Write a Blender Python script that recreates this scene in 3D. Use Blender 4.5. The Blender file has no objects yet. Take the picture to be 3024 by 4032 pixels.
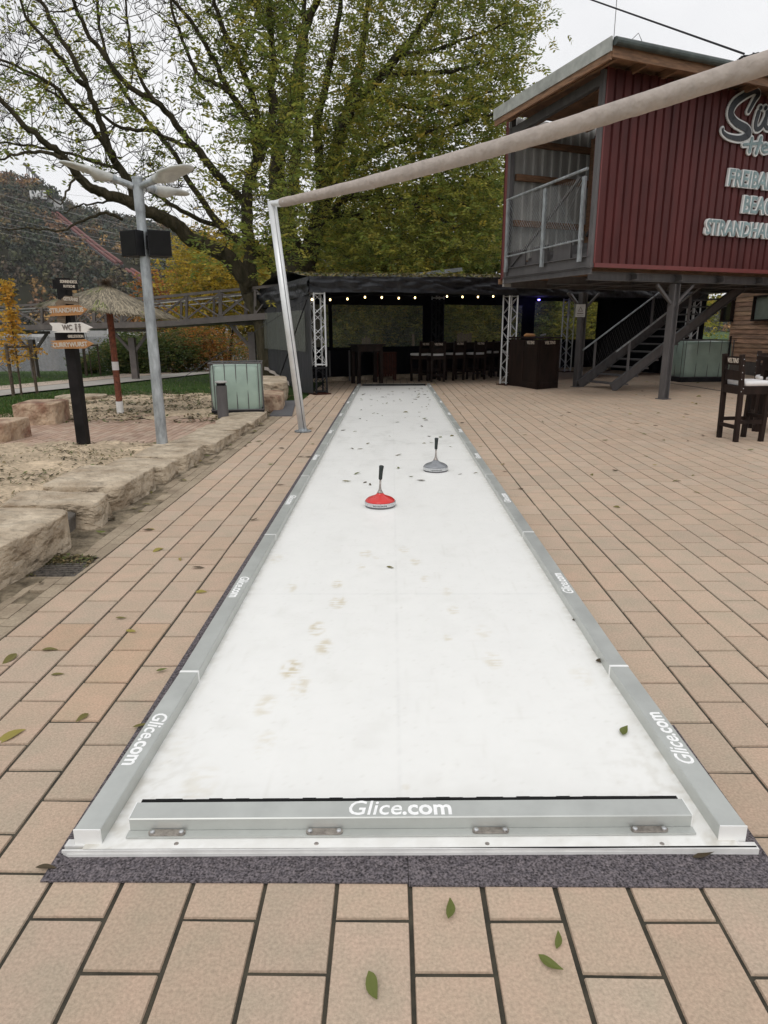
import bpy, math, random
import numpy as np
from math import sin, cos, radians, pi, sqrt
from mathutils import Vector, Matrix, noise as mn
random.seed(7); np.random.seed(7)
S = bpy.context.scene; COL = S.collection
# ------------------------------------------------------------------ camera
F, PT, YW, RL, HC = 2610.47, .2690, -.0127, -.0054, 1.5076
f_ = np.array([sin(YW)*cos(PT), cos(YW)*cos(PT), -sin(PT)]); r_ = np.array([cos(YW), -sin(YW), 0.]); u_ = np.cross(r_, f_)
CA = r_*cos(RL)+u_*sin(RL); CB = -r_*sin(RL)+u_*cos(RL); CO = np.array([0, 0, HC])
cam = bpy.data.cameras.new('camera'); co = bpy.data.objects.new('camera', cam); COL.objects.link(co)
cam.sensor_fit = 'VERTICAL'; cam.sensor_height = 24; cam.lens = F/4032*24; cam.clip_start = .05; cam.clip_end = 6000
co.matrix_world = Matrix(((CA[0], CB[0], -f_[0], 0), (CA[1], CB[1], -f_[1], 0), (CA[2], CB[2], -f_[2], HC), (0, 0, 0, 1)))
S.camera = co
# ------------------------------------------------------------------ world, sun, exposure
W = bpy.data.worlds.new("World"); S.world = W; W.use_nodes = True
nt = W.node_tree; nt.nodes.clear()
def wn(t): return nt.nodes.new(t)
out = wn('ShaderNodeOutputWorld'); bg = wn('ShaderNodeBackground'); sky = wn('ShaderNodeTexSky')
sky.sky_type = 'NISHITA'; sky.sun_disc = False; sky.sun_elevation = radians(50); sky.sun_rotation = radians(160)
hs = wn('ShaderNodeHueSaturation'); hs.inputs['Saturation'].default_value = .25
mx = wn('ShaderNodeMix'); mx.data_type = 'RGBA'; mx.inputs[0].default_value = .88
tc = wn('ShaderNodeTexCoord'); mp = wn('ShaderNodeMapping'); mp.inputs['Scale'].default_value = (1, 1, 2.4)
nz = wn('ShaderNodeTexNoise'); nz.inputs['Scale'].default_value = 1.7; nz.inputs['Detail'].default_value = 6; nz.inputs['Roughness'].default_value = .5
cr = wn('ShaderNodeValToRGB'); cr.color_ramp.elements[0].position = .3; cr.color_ramp.elements[0].color = (8.2, 8.3, 8.5, 1)
cr.color_ramp.elements[1].position = .7; cr.color_ramp.elements[1].color = (10.5, 10.5, 10.6, 1)
L = nt.links.new
L(tc.outputs['Generated'], mp.inputs['Vector']); L(mp.outputs[0], nz.inputs['Vector']); L(nz.outputs['Fac'], cr.inputs[0])
L(sky.outputs[0], hs.inputs['Color']); L(hs.outputs[0], mx.inputs[6]); L(cr.outputs[0], mx.inputs[7]); L(mx.outputs[2], bg.inputs['Color'])
bg.inputs['Strength'].default_value = .1; L(bg.outputs[0], out.inputs[0])
sun = bpy.data.lights.new('sun', 'SUN'); sun.energy = .8; sun.angle = radians(25); sun.color = (1, .97, .93)
so = bpy.data.objects.new('sun', sun); COL.objects.link(so); so.rotation_euler = (radians(38), 0, radians(-20))
S.view_settings.view_transform = 'Standard'; S.view_settings.look = 'None'; S.view_settings.exposure = 0.06; S.view_settings.gamma = 1
# ------------------------------------------------------------------ unprojection helpers (photo pixel -> point at a known distance)
def ray(x, y): return CA*(x-1512)/F+CB*(2016-y)/F+f_
def gz(x, y, z=0): d = ray(x, y); return CO+d*((z-HC)/d[2])
def gy(x, y, Y): d = ray(x, y); return CO+d*(Y/d[1])
def sm(t): t = min(1, max(0, t)); return t*t*(3-2*t)
def gh(x, y):
    if x > -2.4: h = 0
    else: h = (.150-.085*sm((y-5)/5))*sm((-2.45-x)/.3)
    h -= .02*min(max(0, y-16), 14)*sm((-3-x)/2.5)
    if y > 30: h -= 1.6*sm((y-30)/9)*sm((9-x)/6)
    return h
def gt(x, y):
    d = ray(x, y); t = 3.
    while t < 80:
        p = CO+d*t
        if p[2] < gh(p[0], p[1]): break
        t += .04
    p[2] = gh(p[0], p[1]); return p
# ------------------------------------------------------------------ mesh helpers
class MB:
    def __init__(s): s.v = []; s.f = []; s.c = []; s.m = []; s.cc = None; s.mi = 0
    def add(s, vs, fs):
        b = len(s.v); s.v += [tuple(map(float, p)) for p in vs]; s.f += [tuple(i+b for i in q) for q in fs]; s.m += [s.mi]*len(fs)
        if s.cc is not None: s.c += [s.cc]*len(vs)
    def box(s, lo, hi, M=None):
        x0, y0, z0 = lo; x1, y1, z1 = hi
        vs = [(x0,y0,z0),(x1,y0,z0),(x1,y1,z0),(x0,y1,z0),(x0,y0,z1),(x1,y0,z1),(x1,y1,z1),(x0,y1,z1)]
        if M is not None: vs = [tuple(M@Vector(p)) for p in vs]
        s.add(vs, [(0,3,2,1),(4,5,6,7),(0,1,5,4),(1,2,6,5),(2,3,7,6),(3,0,4,7)])
    def bar(s, p, q, w, h, up=(0,0,1)):      # beam of section w (side) x h (up)
        p = Vector(p); q = Vector(q); d = (q-p).normalized(); up = Vector(up)
        if abs(d.dot(up)) > .98: up = Vector((0,1,0))
        sd = d.cross(up).normalized()*w/2; uu = sd.cross(d).normalized()*h/2
        vs = [p-sd-uu, p+sd-uu, p+sd+uu, p-sd+uu, q-sd-uu, q+sd-uu, q+sd+uu, q-sd+uu]
        s.add(vs, [(3,2,1,0),(4,5,6,7),(0,1,5,4),(1,2,6,5),(2,3,7,6),(3,0,4,7)])
    def tube(s, pts, rs, n=8, cap=True):
        pts = [Vector(p) for p in pts]
        if not hasattr(rs, '__len__'): rs = [rs]*len(pts)
        vs = []; k = len(pts); a = None
        for i, p in enumerate(pts):
            d = (pts[min(i+1, k-1)]-pts[max(i-1, 0)])
            d = d.normalized() if d.length > 1e-9 else Vector((0,0,1))
            if a is None: a = d.cross(Vector((0,0,1)) if abs(d.z) < .9 else Vector((1,0,0))).normalized()
            else:
                a = a-d*a.dot(d); a = a.normalized() if a.length > 1e-6 else d.orthogonal().normalized()
            b = d.cross(a)
            vs += [p+(a*cos(2*pi*j/n)+b*sin(2*pi*j/n))*rs[i] for j in range(n)]
        fs = [(i*n+j, i*n+(j+1)%n, (i+1)*n+(j+1)%n, (i+1)*n+j) for i in range(k-1) for j in range(n)]
        if cap: fs += [tuple(range(n))[::-1], tuple((k-1)*n+j for j in range(n))]
        s.add(vs, fs)
    def lathe(s, prof, c=(0,0,0), n=32):
        vs = []; k = len(prof)
        for r, z in prof: vs += [(c[0]+r*cos(2*pi*j/n), c[1]+r*sin(2*pi*j/n), c[2]+z) for j in range(n)]
        fs = [(i*n+j, i*n+(j+1)%n, (i+1)*n+(j+1)%n, (i+1)*n+j) for i in range(k-1) for j in range(n)]
        if prof[0][0] > 1e-4: fs.append(tuple(range(n))[::-1])
        if prof[-1][0] > 1e-4: fs.append(tuple((k-1)*n+j for j in range(n)))
        s.add(vs, fs)
    def prism(s, poly, o, ax, ay, an, th):   # poly in (ax, ay) from o, extruded th along an
        o, ax, ay, an = map(Vector, (o, ax, ay, an)); n = len(poly)
        vs = [o+ax*x+ay*y for x, y in poly]+[o+ax*x+ay*y+an*th for x, y in poly]
        s.add(vs, [tuple(range(n))[::-1], tuple(range(n, 2*n))]+[(i, (i+1) % n, n+(i+1) % n, n+i) for i in range(n)])
    def quad(s, a, b, c, d): s.add([a, b, c, d], [(0,1,2,3)])
    def build(s, name, mats, parent=None, smooth=False):
        me = bpy.data.meshes.new(name)
        off = Vector(parent_loc(parent))
        me.from_pydata([Vector(p)-off for p in s.v] if parent is not None and off.length > 0 else s.v, [], s.f)
        if not isinstance(mats, (list, tuple)): mats = [mats]
        for m in mats: me.materials.append(m)
        if len(mats) > 1: me.polygons.foreach_set('material_index', s.m)
        if s.c:
            at = me.color_attributes.new('Col', 'FLOAT_COLOR', 'POINT')
            at.data.foreach_set('color', np.array([(c[0], c[1], c[2], 1) for c in s.c], dtype=np.float32).ravel())
        if smooth: me.polygons.foreach_set('use_smooth', [True]*len(me.polygons))
        me.update()
        o = bpy.data.objects.new(name, me); COL.objects.link(o)
        if parent is not None: o.parent = parent
        return o
def parent_loc(p):
    l = Vector((0,0,0))
    while p is not None: l = l+p.location; p = p.parent
    return l
def tag(o, label=None, cat=None, group=None, kind=None):
    if label: o['label'] = label
    if cat: o['category'] = cat
    if group: o['group'] = group
    if kind: o['kind'] = kind
    return o
def T(name, label, cat, loc=(0,0,0), group=None):
    o = bpy.data.objects.new(name, None); COL.objects.link(o); o.location = [float(a) for a in loc]; o.empty_display_size = .2
    return tag(o, label, cat, group)
def dup(o, parent=None):
    c = o.copy(); COL.objects.link(c)
    if parent is not None: c.parent = parent
    for ch in o.children: dup(ch, c)
    return c
def frame(o, th): return Matrix.Translation(Vector(o)) @ Matrix.Rotation(th, 4, 'Z')
def text_mb(mb, body, size, o, ax, ay, th=.002, shear=0, bold=0, sx=1, align='CENTER'):
    cu = bpy.data.curves.new('t', 'FONT'); cu.body = body; cu.size = 1; cu.extrude = .5; cu.shear = shear; cu.offset = bold; cu.align_x = align; cu.align_y = 'CENTER'; cu.resolution_u = 3
    ob = bpy.data.objects.new('t', cu); COL.objects.link(ob); bpy.context.view_layer.update()
    me = ob.evaluated_get(bpy.context.evaluated_depsgraph_get()).to_mesh()
    o = Vector(o); ax = Vector(ax).normalized(); ay = Vector(ay).normalized(); an = ax.cross(ay)
    vs = [o+ax*(v.co.x*size*sx)+ay*(v.co.y*size)+an*((v.co.z+.5)*th) for v in me.vertices]
    w = max([v.co.x for v in me.vertices])-min([v.co.x for v in me.vertices]) if len(me.vertices) else 0
    mb.add(vs, [tuple(p.vertices) for p in me.polygons])
    bpy.data.objects.remove(ob); bpy.data.curves.remove(cu); return w*size*sx
# ------------------------------------------------------------------ materials
def base_mat(name):
    m = bpy.data.materials.new(name); m.use_nodes = True; n = m.node_tree; b = n.nodes['Principled BSDF']; return m, n, b
def mat(name, c, rough=.6, metal=0, var=.15, sc=6, bump=.0, bsc=40, attr=False, spec=.5, detail=5, c2=None, stretch=None, coat=0, speck=0, trans=0, ps=.5, thr=None, ssc=None):
    m, n, b = base_mat(name); N = n.nodes.new; K = n.links.new
    b.inputs['Roughness'].default_value = rough; b.inputs['Metallic'].default_value = metal
    b.inputs['Specular IOR Level'].default_value = spec; b.inputs['Coat Weight'].default_value = coat
    tc = N('ShaderNodeTexCoord'); mp = N('ShaderNodeMapping'); K(tc.outputs['Object'], mp.inputs[0])
    if stretch: mp.inputs['Scale'].default_value = stretch
    nz = N('ShaderNodeTexNoise'); nz.inputs['Scale'].default_value = sc; nz.inputs['Detail'].default_value = detail; nz.inputs['Roughness'].default_value = .6; K(mp.outputs[0], nz.inputs['Vector'])
    if c2 is None: c2 = tuple(x*(1-var*2) for x in c); c1 = tuple(min(1, x*(1+var)) for x in c)
    else: c1 = c
    r = N('ShaderNodeValToRGB'); r.color_ramp.elements[0].position = thr[0] if thr else .32; r.color_ramp.elements[1].position = thr[1] if thr else .68
    r.color_ramp.elements[0].color = (*c2, 1); r.color_ramp.elements[1].color = (*c1, 1); K(nz.outputs['Fac'], r.inputs[0])
    last = r.outputs[0]
    if attr:
        at = N('ShaderNodeAttribute'); at.attribute_name = 'Col'
        mu = N('ShaderNodeMix'); mu.data_type = 'RGBA'; mu.blend_type = 'MULTIPLY'; mu.inputs[0].default_value = 1
        K(last, mu.inputs[6]); K(at.outputs['Color'], mu.inputs[7]); last = mu.outputs[2]
    if speck:
        n2 = N('ShaderNodeTexNoise'); n2.inputs['Scale'].default_value = ssc or bsc; n2.inputs['Detail'].default_value = 4; K(tc.outputs['Object'], n2.inputs['Vector'])
        r2 = N('ShaderNodeValToRGB'); r2.color_ramp.elements[0].position = .3; r2.color_ramp.elements[1].position = .7
        r2.color_ramp.elements[0].color = (1-speck,)*3+(1,); r2.color_ramp.elements[1].color = (1+speck,)*3+(1,)
        K(n2.outputs['Fac'], r2.inputs[0])
        mu = N('ShaderNodeMix'); mu.data_type = 'RGBA'; mu.blend_type = 'MULTIPLY'; mu.inputs[0].default_value = 1
        K(last, mu.inputs[6]); K(r2.outputs[0], mu.inputs[7]); last = mu.outputs[2]
    K(last, b.inputs['Base Color'])
    rr = N('ShaderNodeMapRange'); rr.inputs[3].default_value = max(0, rough-.12); rr.inputs[4].default_value = min(1, rough+.12); K(nz.outputs['Fac'], rr.inputs[0]); K(rr.outputs[0], b.inputs['Roughness'])
    if bump:
        nb = N('ShaderNodeTexNoise'); nb.inputs['Scale'].default_value = bsc; nb.inputs['Detail'].default_value = 6; K(mp.outputs[0], nb.inputs['Vector'])
        bp = N('ShaderNodeBump'); bp.inputs['Strength'].default_value = bump; bp.inputs['Distance'].default_value = 1/bsc; K(nb.outputs['Fac'], bp.inputs['Height']); K(bp.outputs[0], b.inputs['Normal'])
    if trans:
        o = [x for x in n.nodes if x.type == 'OUTPUT_MATERIAL'][0]; t = N('ShaderNodeBsdfTransparent'); s = N('ShaderNodeMixShader'); s.inputs[0].default_value = trans
        K(b.outputs[0], s.inputs[1]); K(t.outputs[0], s.inputs[2]); K(s.outputs[0], o.inputs[0])
    return m
def leafmat(name, tr=.35, gain=1.):
    m, n, b = base_mat(name); N = n.nodes.new; K = n.links.new
    at = N('ShaderNodeAttribute'); at.attribute_name = 'Col'; b.inputs['Roughness'].default_value = .55; b.inputs['Specular IOR Level'].default_value = .3
    K(at.outputs['Color'], b.inputs['Base Color']); t = N('ShaderNodeBsdfTranslucent'); K(at.outputs['Color'], t.inputs[0])
    s = N('ShaderNodeMixShader'); s.inputs[0].default_value = tr; o = [x for x in n.nodes if x.type == 'OUTPUT_MATERIAL'][0]
    K(b.outputs[0], s.inputs[1]); K(t.outputs[0], s.inputs[2]); K(s.outputs[0], o.inputs[0]); return m
M = {}
M['paver'] = mat('paver', (1.05,1.01,1.0), .85, c2=(.90,.94,.92), sc=7, bump=.5, bsc=260, attr=True, speck=.16, spec=.25, ssc=115)
M['joint'] = mat('joint', (.075,.065,.045), .95, c2=(.022,.021,.015), sc=9, bump=.4, bsc=150)
M['mat'] = mat('rubber mat', (.15,.13,.135), .9, var=.25, sc=60, bump=.8, bsc=150, speck=.85, spec=.2, c2=(.09,.08,.088))
M['rail'] = mat('aluminium rail', (.53,.545,.52), .42, metal=.45, var=.05, sc=7, bump=.04, bsc=400, spec=.4)
M['railend'] = mat('joint strip', (.88,.88,.86), .4, metal=.0, var=.04)
M['vinyl'] = mat('white vinyl', (.95,.95,.94), .5, var=.05, sc=40)
M['lane'] = mat('white plastic', (1,1,1), .40, var=.012, sc=9, bump=.03, bsc=90, attr=True, spec=.35)
M['whitep'] = mat('white profile', (.74,.73,.71), .45, var=.06, sc=12)
M['blackp'] = mat('black foam', (.012,.012,.012), .8, spec=.15)
M['steel'] = mat('stainless', (.40,.36,.33), .35, metal=.9, var=.2, sc=60)
M['galv'] = mat('galvanised steel', (.40,.425,.44), .5, metal=.55, var=.22, sc=14, bump=.08, bsc=60, stretch=(1,1,.35))
M['alu'] = mat('white aluminium', (.74,.75,.75), .38, metal=.3, var=.05)
M['lampw'] = mat('lamp housing', (.50,.50,.47), .4, var=.1, sc=12)
M['blackpl'] = mat('black plastic', (.02,.02,.022), .6, spec=.15, var=.2, bump=.1, bsc=200)
M['greysteel'] = mat('grey painted steel', (.115,.108,.108), .5, spec=.3, metal=.1, var=.12, sc=8, stretch=(1,1,.3))
M['siding'] = mat('red siding', (.088,.023,.022), .5, var=.16, sc=3, stretch=(1,1,.25), spec=.2)
M['sidered'] = mat('red trim', (.15,.03,.027), .45, var=.08)
M['zinc'] = mat('zinc', (.43,.44,.41), .5, metal=.3, var=.14, sc=5)
M['gutter'] = mat('gutter', (.075,.09,.085), .5, metal=.3, var=.2, sc=6)
M['wood'] = mat('larch wood', (.25,.135,.075), .7, var=.25, sc=4, stretch=(1,1,8), bump=.1, bsc=30)
M['clad'] = mat('larch cladding', (.50,.31,.21), .7, var=.25, sc=2.4, stretch=(3,.6,6), bump=.1, bsc=30, attr=True)
M['darkwood'] = mat('dark stained wood', (.022,.013,.010), .6, spec=.15, var=.3, sc=7, stretch=(1,1,.3), bump=.1, bsc=60)
M['redwood'] = mat('red brown wood', (.055,.018,.012), .7, spec=.1, var=.3, sc=7)
M['postred'] = mat('red brown bark pole', (.20,.06,.03), .8, var=.3, sc=20, bump=.4, bsc=60)
M['signor'] = mat('orange wood', (.42,.20,.07), .65, var=.16, sc=7, stretch=(1,1,6), bump=.1, bsc=60)
M['signw'] = mat('white wood', (.70,.66,.62), .6, var=.05, sc=9)
M['signb'] = mat('black wood', (.014,.012,.012), .6, spec=.15, var=.3)
M['signbr'] = mat('weathered brown wood', (.17,.125,.085), .8, var=.2, sc=12, stretch=(1,1,6))
M['lett'] = mat('letter cream', (.55,.48,.40), .7, var=.1)
M['lettd'] = mat('letter grey brown', (.20,.17,.15), .7, var=.1)
M['tarp'] = mat('black tarpaulin', (.012,.013,.016), .36, var=.25, sc=3, bump=.25, bsc=7, spec=.4)
M['tarproof'] = mat('roof tarpaulin', (.10,.10,.10), .5, var=.3, sc=3, bump=.2, bsc=8)
M['liner'] = mat('black liner', (.004,.004,.006), .8, var=.2, spec=.08)
M['mesh'] = mat('black mesh netting', (.035,.035,.038), .8, var=.25, sc=30, stretch=(1,1,.08), trans=.12)
M['truss'] = mat('truss aluminium', (.66,.67,.67), .35, metal=.5, var=.08)
M['cushion'] = mat('white cushion', (.72,.70,.69), .6, var=.04, sc=8, bump=.1, bsc=12)
M['thatch'] = leafmat('thatch', .1); M['leaf'] = leafmat('leaf', .5); M['leafg'] = leafmat('fallen leaf', .1)
M['bark'] = mat('bark', (.085,.070,.045), .95, var=.35, sc=6, bump=1., bsc=16, stretch=(1,1,.35), c2=(.028,.026,.015), spec=.1)
M['bark2'] = mat('young bark', (.11,.08,.055), .9, var=.3, sc=20)
M['stone'] = mat('sandstone', (.62,.52,.39), .9, sc=3.2, bump=1., bsc=7, c2=(.33,.25,.17), speck=.16, stretch=(1,1,1.6), detail=9)
M['darkstone'] = mat('dark stone', (.15,.13,.11), .9, sc=4, bump=.8, bsc=9, c2=(.07,.062,.052))
M['boulder'] = mat('red sandstone', (.50,.37,.255), .9, sc=2.6, bump=.9, bsc=7, thr=(.36,.56), c2=(.22,.105,.065), speck=.16, detail=9)
M['sand'] = mat('sand', (.58,.46,.325), .95, var=.13, sc=2.2, bump=1., bsc=16, speck=.25, spec=.1)
M['dirt'] = mat('dirt', (.25,.205,.145), .95, var=.3, sc=7, bump=.8, bsc=30, speck=.2, spec=.1)
M['sandpav'] = mat('sandy paving', (.42,.345,.255), .95, sc=3, c2=(.30,.24,.175), bump=.4, bsc=60, attr=True, speck=.15, spec=.1)
M['grass'] = mat('turf', (.055,.095,.020), .9, sc=1.4, c2=(.030,.058,.014), bump=1, bsc=14, speck=.3, spec=.15)
M['blade'] = leafmat('grass blade', .25)
M['path'] = mat('asphalt path', (.40,.375,.335), .9, var=.08, sc=2, bump=.2, bsc=60)
M['pathe'] = mat('path edge slabs', (.50,.40,.32), .9, var=.12, sc=4, bump=.2, bsc=60)
M['brick'] = mat('brick strip', (1,.98,.95), .9, var=.12, sc=6, bump=.4, bsc=90, attr=True)
M['ibc'] = mat('translucent tank plastic', (.33,.43,.365), .35, var=.09, sc=2.5, spec=.5, coat=.15)
M['bridge'] = mat('grey brown steel', (.125,.105,.095), .6, var=.15, sc=5)
M['bridger'] = mat('bright handrail', (.62,.61,.58), .4, metal=.4)
M['hill'] = mat('hillside', (.030,.031,.018), .95, sc=.03, c2=(.025,.022,.014), spec=0)
M['forest'] = leafmat('forest crowns', .0)
M['meadow'] = mat('meadow', (.08,.10,.03), .95, sc=.1)
M['pipe'] = mat('rust red pipes', (.17,.055,.045), .7, var=.2, sc=.2)
M['white'] = mat('white render', (.55,.54,.52), .7, var=.1, sc=.5)
M['roofd'] = mat('dark roof', (.07,.06,.055), .8)
M['letw'] = mat('white letters', (.70,.70,.69), .5, var=.04)
M['letteal'] = mat('teal letters', (.235,.325,.335), .5, var=.22, sc=7)
M['letk'] = mat('anthracite letters', (.022,.024,.030), .5, var=.1)
M['corr'] = mat('corrugated sheet', (.40,.39,.37), .6, metal=.0, var=.12, sc=4, stretch=(1,1,.2))
M['canvas'] = mat('beige canvas', (.44,.38,.34), .8, var=.07, sc=5, bump=.35, bsc=11, spec=.2, stretch=(1.6,1,1))
M['plate'] = mat('grey plate', (.13,.13,.14), .6, var=.15)
M['grate'] = mat('drain grate', (.11,.095,.08), .8, var=.4, sc=40, bump=.6, bsc=60)
M['red'] = mat('red glossy', (.62,.022,.018), .3, var=.05, coat=.4)
M['grey'] = mat('grey glossy', (.24,.25,.265), .3, metal=.2, var=.05, coat=.4)
M['chrome'] = mat('brushed ring', (.62,.63,.64), .3, metal=.85, var=.12, sc=60)
M['handle'] = mat('black grip', (.012,.02,.018), .45, var=.2)
M['darkwin'] = mat('dark window', (.02,.022,.02), .2)
M['paleglass'] = mat('pale window', (.25,.29,.26), .15, var=.1, sc=2)
M['signpl'] = mat('notice plate', (.5,.5,.49), .5, var=.04)
M['swan'] = mat('swan', (.8,.8,.79), .7)
def glassy():
    m, n, b = base_mat('clear foil'); N = n.nodes.new; K = n.links.new
    b.inputs['Base Color'].default_value = (.42,.44,.40,1); b.inputs['Roughness'].default_value = .3
    t = N('ShaderNodeBsdfTransparent'); t.inputs[0].default_value = (.88,.90,.82,1); s = N('ShaderNodeMixShader'); s.inputs[0].default_value = .78
    o = [x for x in n.nodes if x.type == 'OUTPUT_MATERIAL'][0]; K(b.outputs[0], s.inputs[1]); K(t.outputs[0], s.inputs[2]); K(s.outputs[0], o.inputs[0]); return m
M['foil'] = glassy()
def emit(name, c, s):
    m, n, b = base_mat(name); b.inputs['Emission Color'].default_value = (*c, 1); b.inputs['Emission Strength'].default_value = s; b.inputs['Base Color'].default_value = (*c, 1); return m
M['bulb'] = emit('lit bulb', (1,.74,.32), 6); M['violet'] = emit('violet lamp', (.25,.2,1), 6)
def water():
    m, n, b = base_mat('lake water'); N = n.nodes.new; K = n.links.new
    b.inputs['Base Color'].default_value = (.035,.042,.042,1); b.inputs['Roughness'].default_value = .10; b.inputs['Specular IOR Level'].default_value = .5
    tc = N('ShaderNodeTexCoord'); mp = N('ShaderNodeMapping'); mp.inputs['Scale'].default_value = (.35, 1.0, 1); K(tc.outputs['Object'], mp.inputs[0])
    nz = N('ShaderNodeTexNoise'); nz.inputs['Scale'].default_value = 2.2; nz.inputs['Detail'].default_value = 5; K(mp.outputs[0], nz.inputs['Vector'])
    bp = N('ShaderNodeBump'); bp.inputs['Strength'].default_value = 1; bp.inputs['Distance'].default_value = .38; K(nz.outputs['Fac'], bp.inputs['Height']); K(bp.outputs[0], b.inputs['Normal']); return m
M['water'] = water()
rnd = random.random
def U_(a, b): return random.uniform(a, b)
# ================================================================== SETTING: ground, water, hill
def grid(name, xs, ys, zf, m, parent=None, kind='structure', uvcol=None):
    mb = MB(); nx = len(xs)
    mb.v = [(x, y, zf(x, y)) for y in ys for x in xs]; mb.f = [(j*nx+i, j*nx+i+1, (j+1)*nx+i+1, (j+1)*nx+i) for j in range(len(ys)-1) for i in range(nx-1)]; mb.m = [0]*len(mb.f)
    if uvcol: mb.c = [uvcol(x, y) for y in ys for x in xs]
    o = mb.build(name, m, parent, True)
    if kind and parent is None: o['kind'] = kind
    return o
xs = [-1500,-700,-300,-120,-60,-40,-30,-24,-20]+list(np.arange(-18, -2.6, .3))+[-2.55,-2.4,-2.2,-1,0,2,4,6,8,10,12,15,20,30,60,150,400,1000,1500]
ys = [-60,-20,-5,0]+list(np.arange(1, 42, .5))+[45,60,100,200,300,330,400,700,1500]
def gbase(x, y): return gh(x, y)-(.05 if x > -2.5 else .02)-(0 if y < 40 or y > 330 else 1.)
grid('ground', xs, ys, gbase, M['grass'])
o = MB(); o.quad((-1500,36,-1.15),(600,36,-1.15),(600,345,-1.15),(-1500,345,-1.15)); o.build('lake', M['water'])['kind'] = 'structure'
# pavers
mb = MB(); P0 = .047; PW = .2035; PL = .3055; j = .0042
tones = [(.464,.353,.268),(.470,.357,.270),(.460,.352,.266),(.460,.356,.274),(.452,.353,.272),(.446,.349,.268),(.470,.352,.264),(.458,.345,.260)]
for k in range(-11, 68):
    x0, x1 = P0+k*PW, P0+(k+1)*PW; ph = 1.405 if k % 2 else 1.405-PL/2
    for r in range(-5, 88):
        y0 = ph+r*PL; y1 = y0+PL
        if y1 < .35 or (x1 > -.82 and x0 < .88 and y0 > 1.75 and y1 < 18) or x0 < -2.0: continue
        if y0 > 22.6+(x0-1)*.45+2: continue
        t = random.choice(tones); g = U_(1.03, 1.12); wz = mn.noise(Vector((x0*.8, y0*.8, 3)))*.08
        tw = U_(-.0012, .0012); z = U_(-.0008, .0008); b = .0035; zj = -.012
        mb.cc = tuple(c*(g+wz) for c in t)
        for (rx, ry) in ((-1.62, 3.12), (-1.36, 3.15), (-1.33, 2.62)):
            if abs((x0+x1)/2-rx) < .11 and abs(y0+.15-ry) < .16: mb.cc = tuple(a_*b_ for a_, b_ in zip(mb.cc, (1.01, .95, .89)))
        jx = U_(.7, 1.4)*j; jy = U_(.7, 1.3)*j
        a = (x0+jx, y0+jy); c = (x1-jx, y1-jy)
        vs = [(a[0],a[1]+tw,zj),(c[0],a[1]-tw,zj),(c[0],c[1]-tw,zj),(a[0],c[1]+tw,zj),(a[0]+b,a[1]+b+tw,z),(c[0]-b,a[1]+b-tw,z),(c[0]-b,c[1]-b-tw,z),(a[0]+b,c[1]-b+tw,z)]
        mb.add(vs, [(4,5,6,7),(0,1,5,4),(1,2,6,5),(2,3,7,6),(3,0,4,7)])
mb.build('paving', M['paver'])['kind'] = 'structure'
o = MB(); o.quad((-1.995,.2,-.0065),(14.2,.2,-.0065),(14.2,31,-.0065),(-1.995,31,-.0065)); o.build('paving_joints', M['joint'])['kind'] = 'structure'
# the sand-covered border strip between paving and stones, and the dirt gutter
mb = MB()
for k in range(4):
    for r in range(60):
        x0 = -1.99-.10*(k+1); y0 = .8+r*.2+(k % 2)*.1
        mb.cc = tuple([U_(.88, 1.08)]*3)
        if k < 1 or rnd() < (1, .85, .6, .3)[k]: mb.box((x0+.003, y0+.003, -.03), (x0+.097, y0+.197, .001+U_(-.002, .002)))
mb.build('border_setts', M['sandpav'])['kind'] = 'structure'
grid('dirt_gutter', [-3.6,-3.2,-2.75,-2.62,-2.5,-2.42,-2.34,-2.27,-2.2,-2.13,-2.06,-2.0], list(np.arange(.5, 12.6, .12)), lambda x, y: .003+.012*mn.noise(Vector((x*5, y*3, 0)))+(.03 if x < -2.42 else 0)-(.013 if x > -2.2+.12*mn.noise(Vector((0, y*1.3, 5))) else 0), M['dirt'])
# sand areas and the brick strip between them
def patch(name, poly, m, dz, uvcol=None, step=.12, rough=0.):
    xs_ = [p[0] for p in poly]; ys_ = [p[1] for p in poly]; gx_ = np.arange(min(xs_), max(xs_)+step, step); gy_ = np.arange(min(ys_), max(ys_)+step, step)
    def inside(x, y):
        c = False; n = len(poly)
        for i in range(n):
            a, b = poly[i], poly[(i+1) % n]
            if (a[1] > y) != (b[1] > y) and x < (b[0]-a[0])*(y-a[1])/(b[1]-a[1])+a[0]: c = not c
        return c
    mb = MB(); idx = {}
    for j_, y in enumerate(gy_):
        for i_, x in enumerate(gx_):
            if inside(x+U_(-.03, .03), y+U_(-.03, .03)):
                q = []
                for a, b in ((0,0),(1,0),(1,1),(0,1)):
                    k = (i_+a, j_+b)
                    if k not in idx:
                        X = gx_[0]+k[0]*step; Y = gy_[0]+k[1]*step; idx[k] = len(mb.v)
                        mb.v.append((X, Y, gh(X, Y)+dz+rough*mn.noise(Vector((X*3.1, Y*3.1, 1)))+.014*mn.noise(Vector((X*9, Y*9, 2)))))
                        if uvcol: mb.c.append(uvcol(X, Y))
                    q.append(idx[k])
                mb.f.append(tuple(q)); mb.m.append(0)
    o = mb.build(name, m, None, True); o['kind'] = 'structure'; return o
def P2(*pts): return [tuple(gt(*p)[:2]) for p in pts]
sand_a = [(-2.7,.5),(-2.7,8.6)]+P2((560,1752),(430,1746),(250,1748),(80,1752),(-200,1752))+[(-7,.5)]
sand_b = P2((1010,1655),(700,1655),(450,1657),(250,1660),(225,1610),(270,1580),(330,1562),(560,1557),(760,1553),(900,1553),(1040,1560))
patch('sand', sand_a, M['sand'], .02, step=.06, rough=.035); patch('sand_far', sand_b, M['sand'], .015, step=.12, rough=.03)
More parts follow.
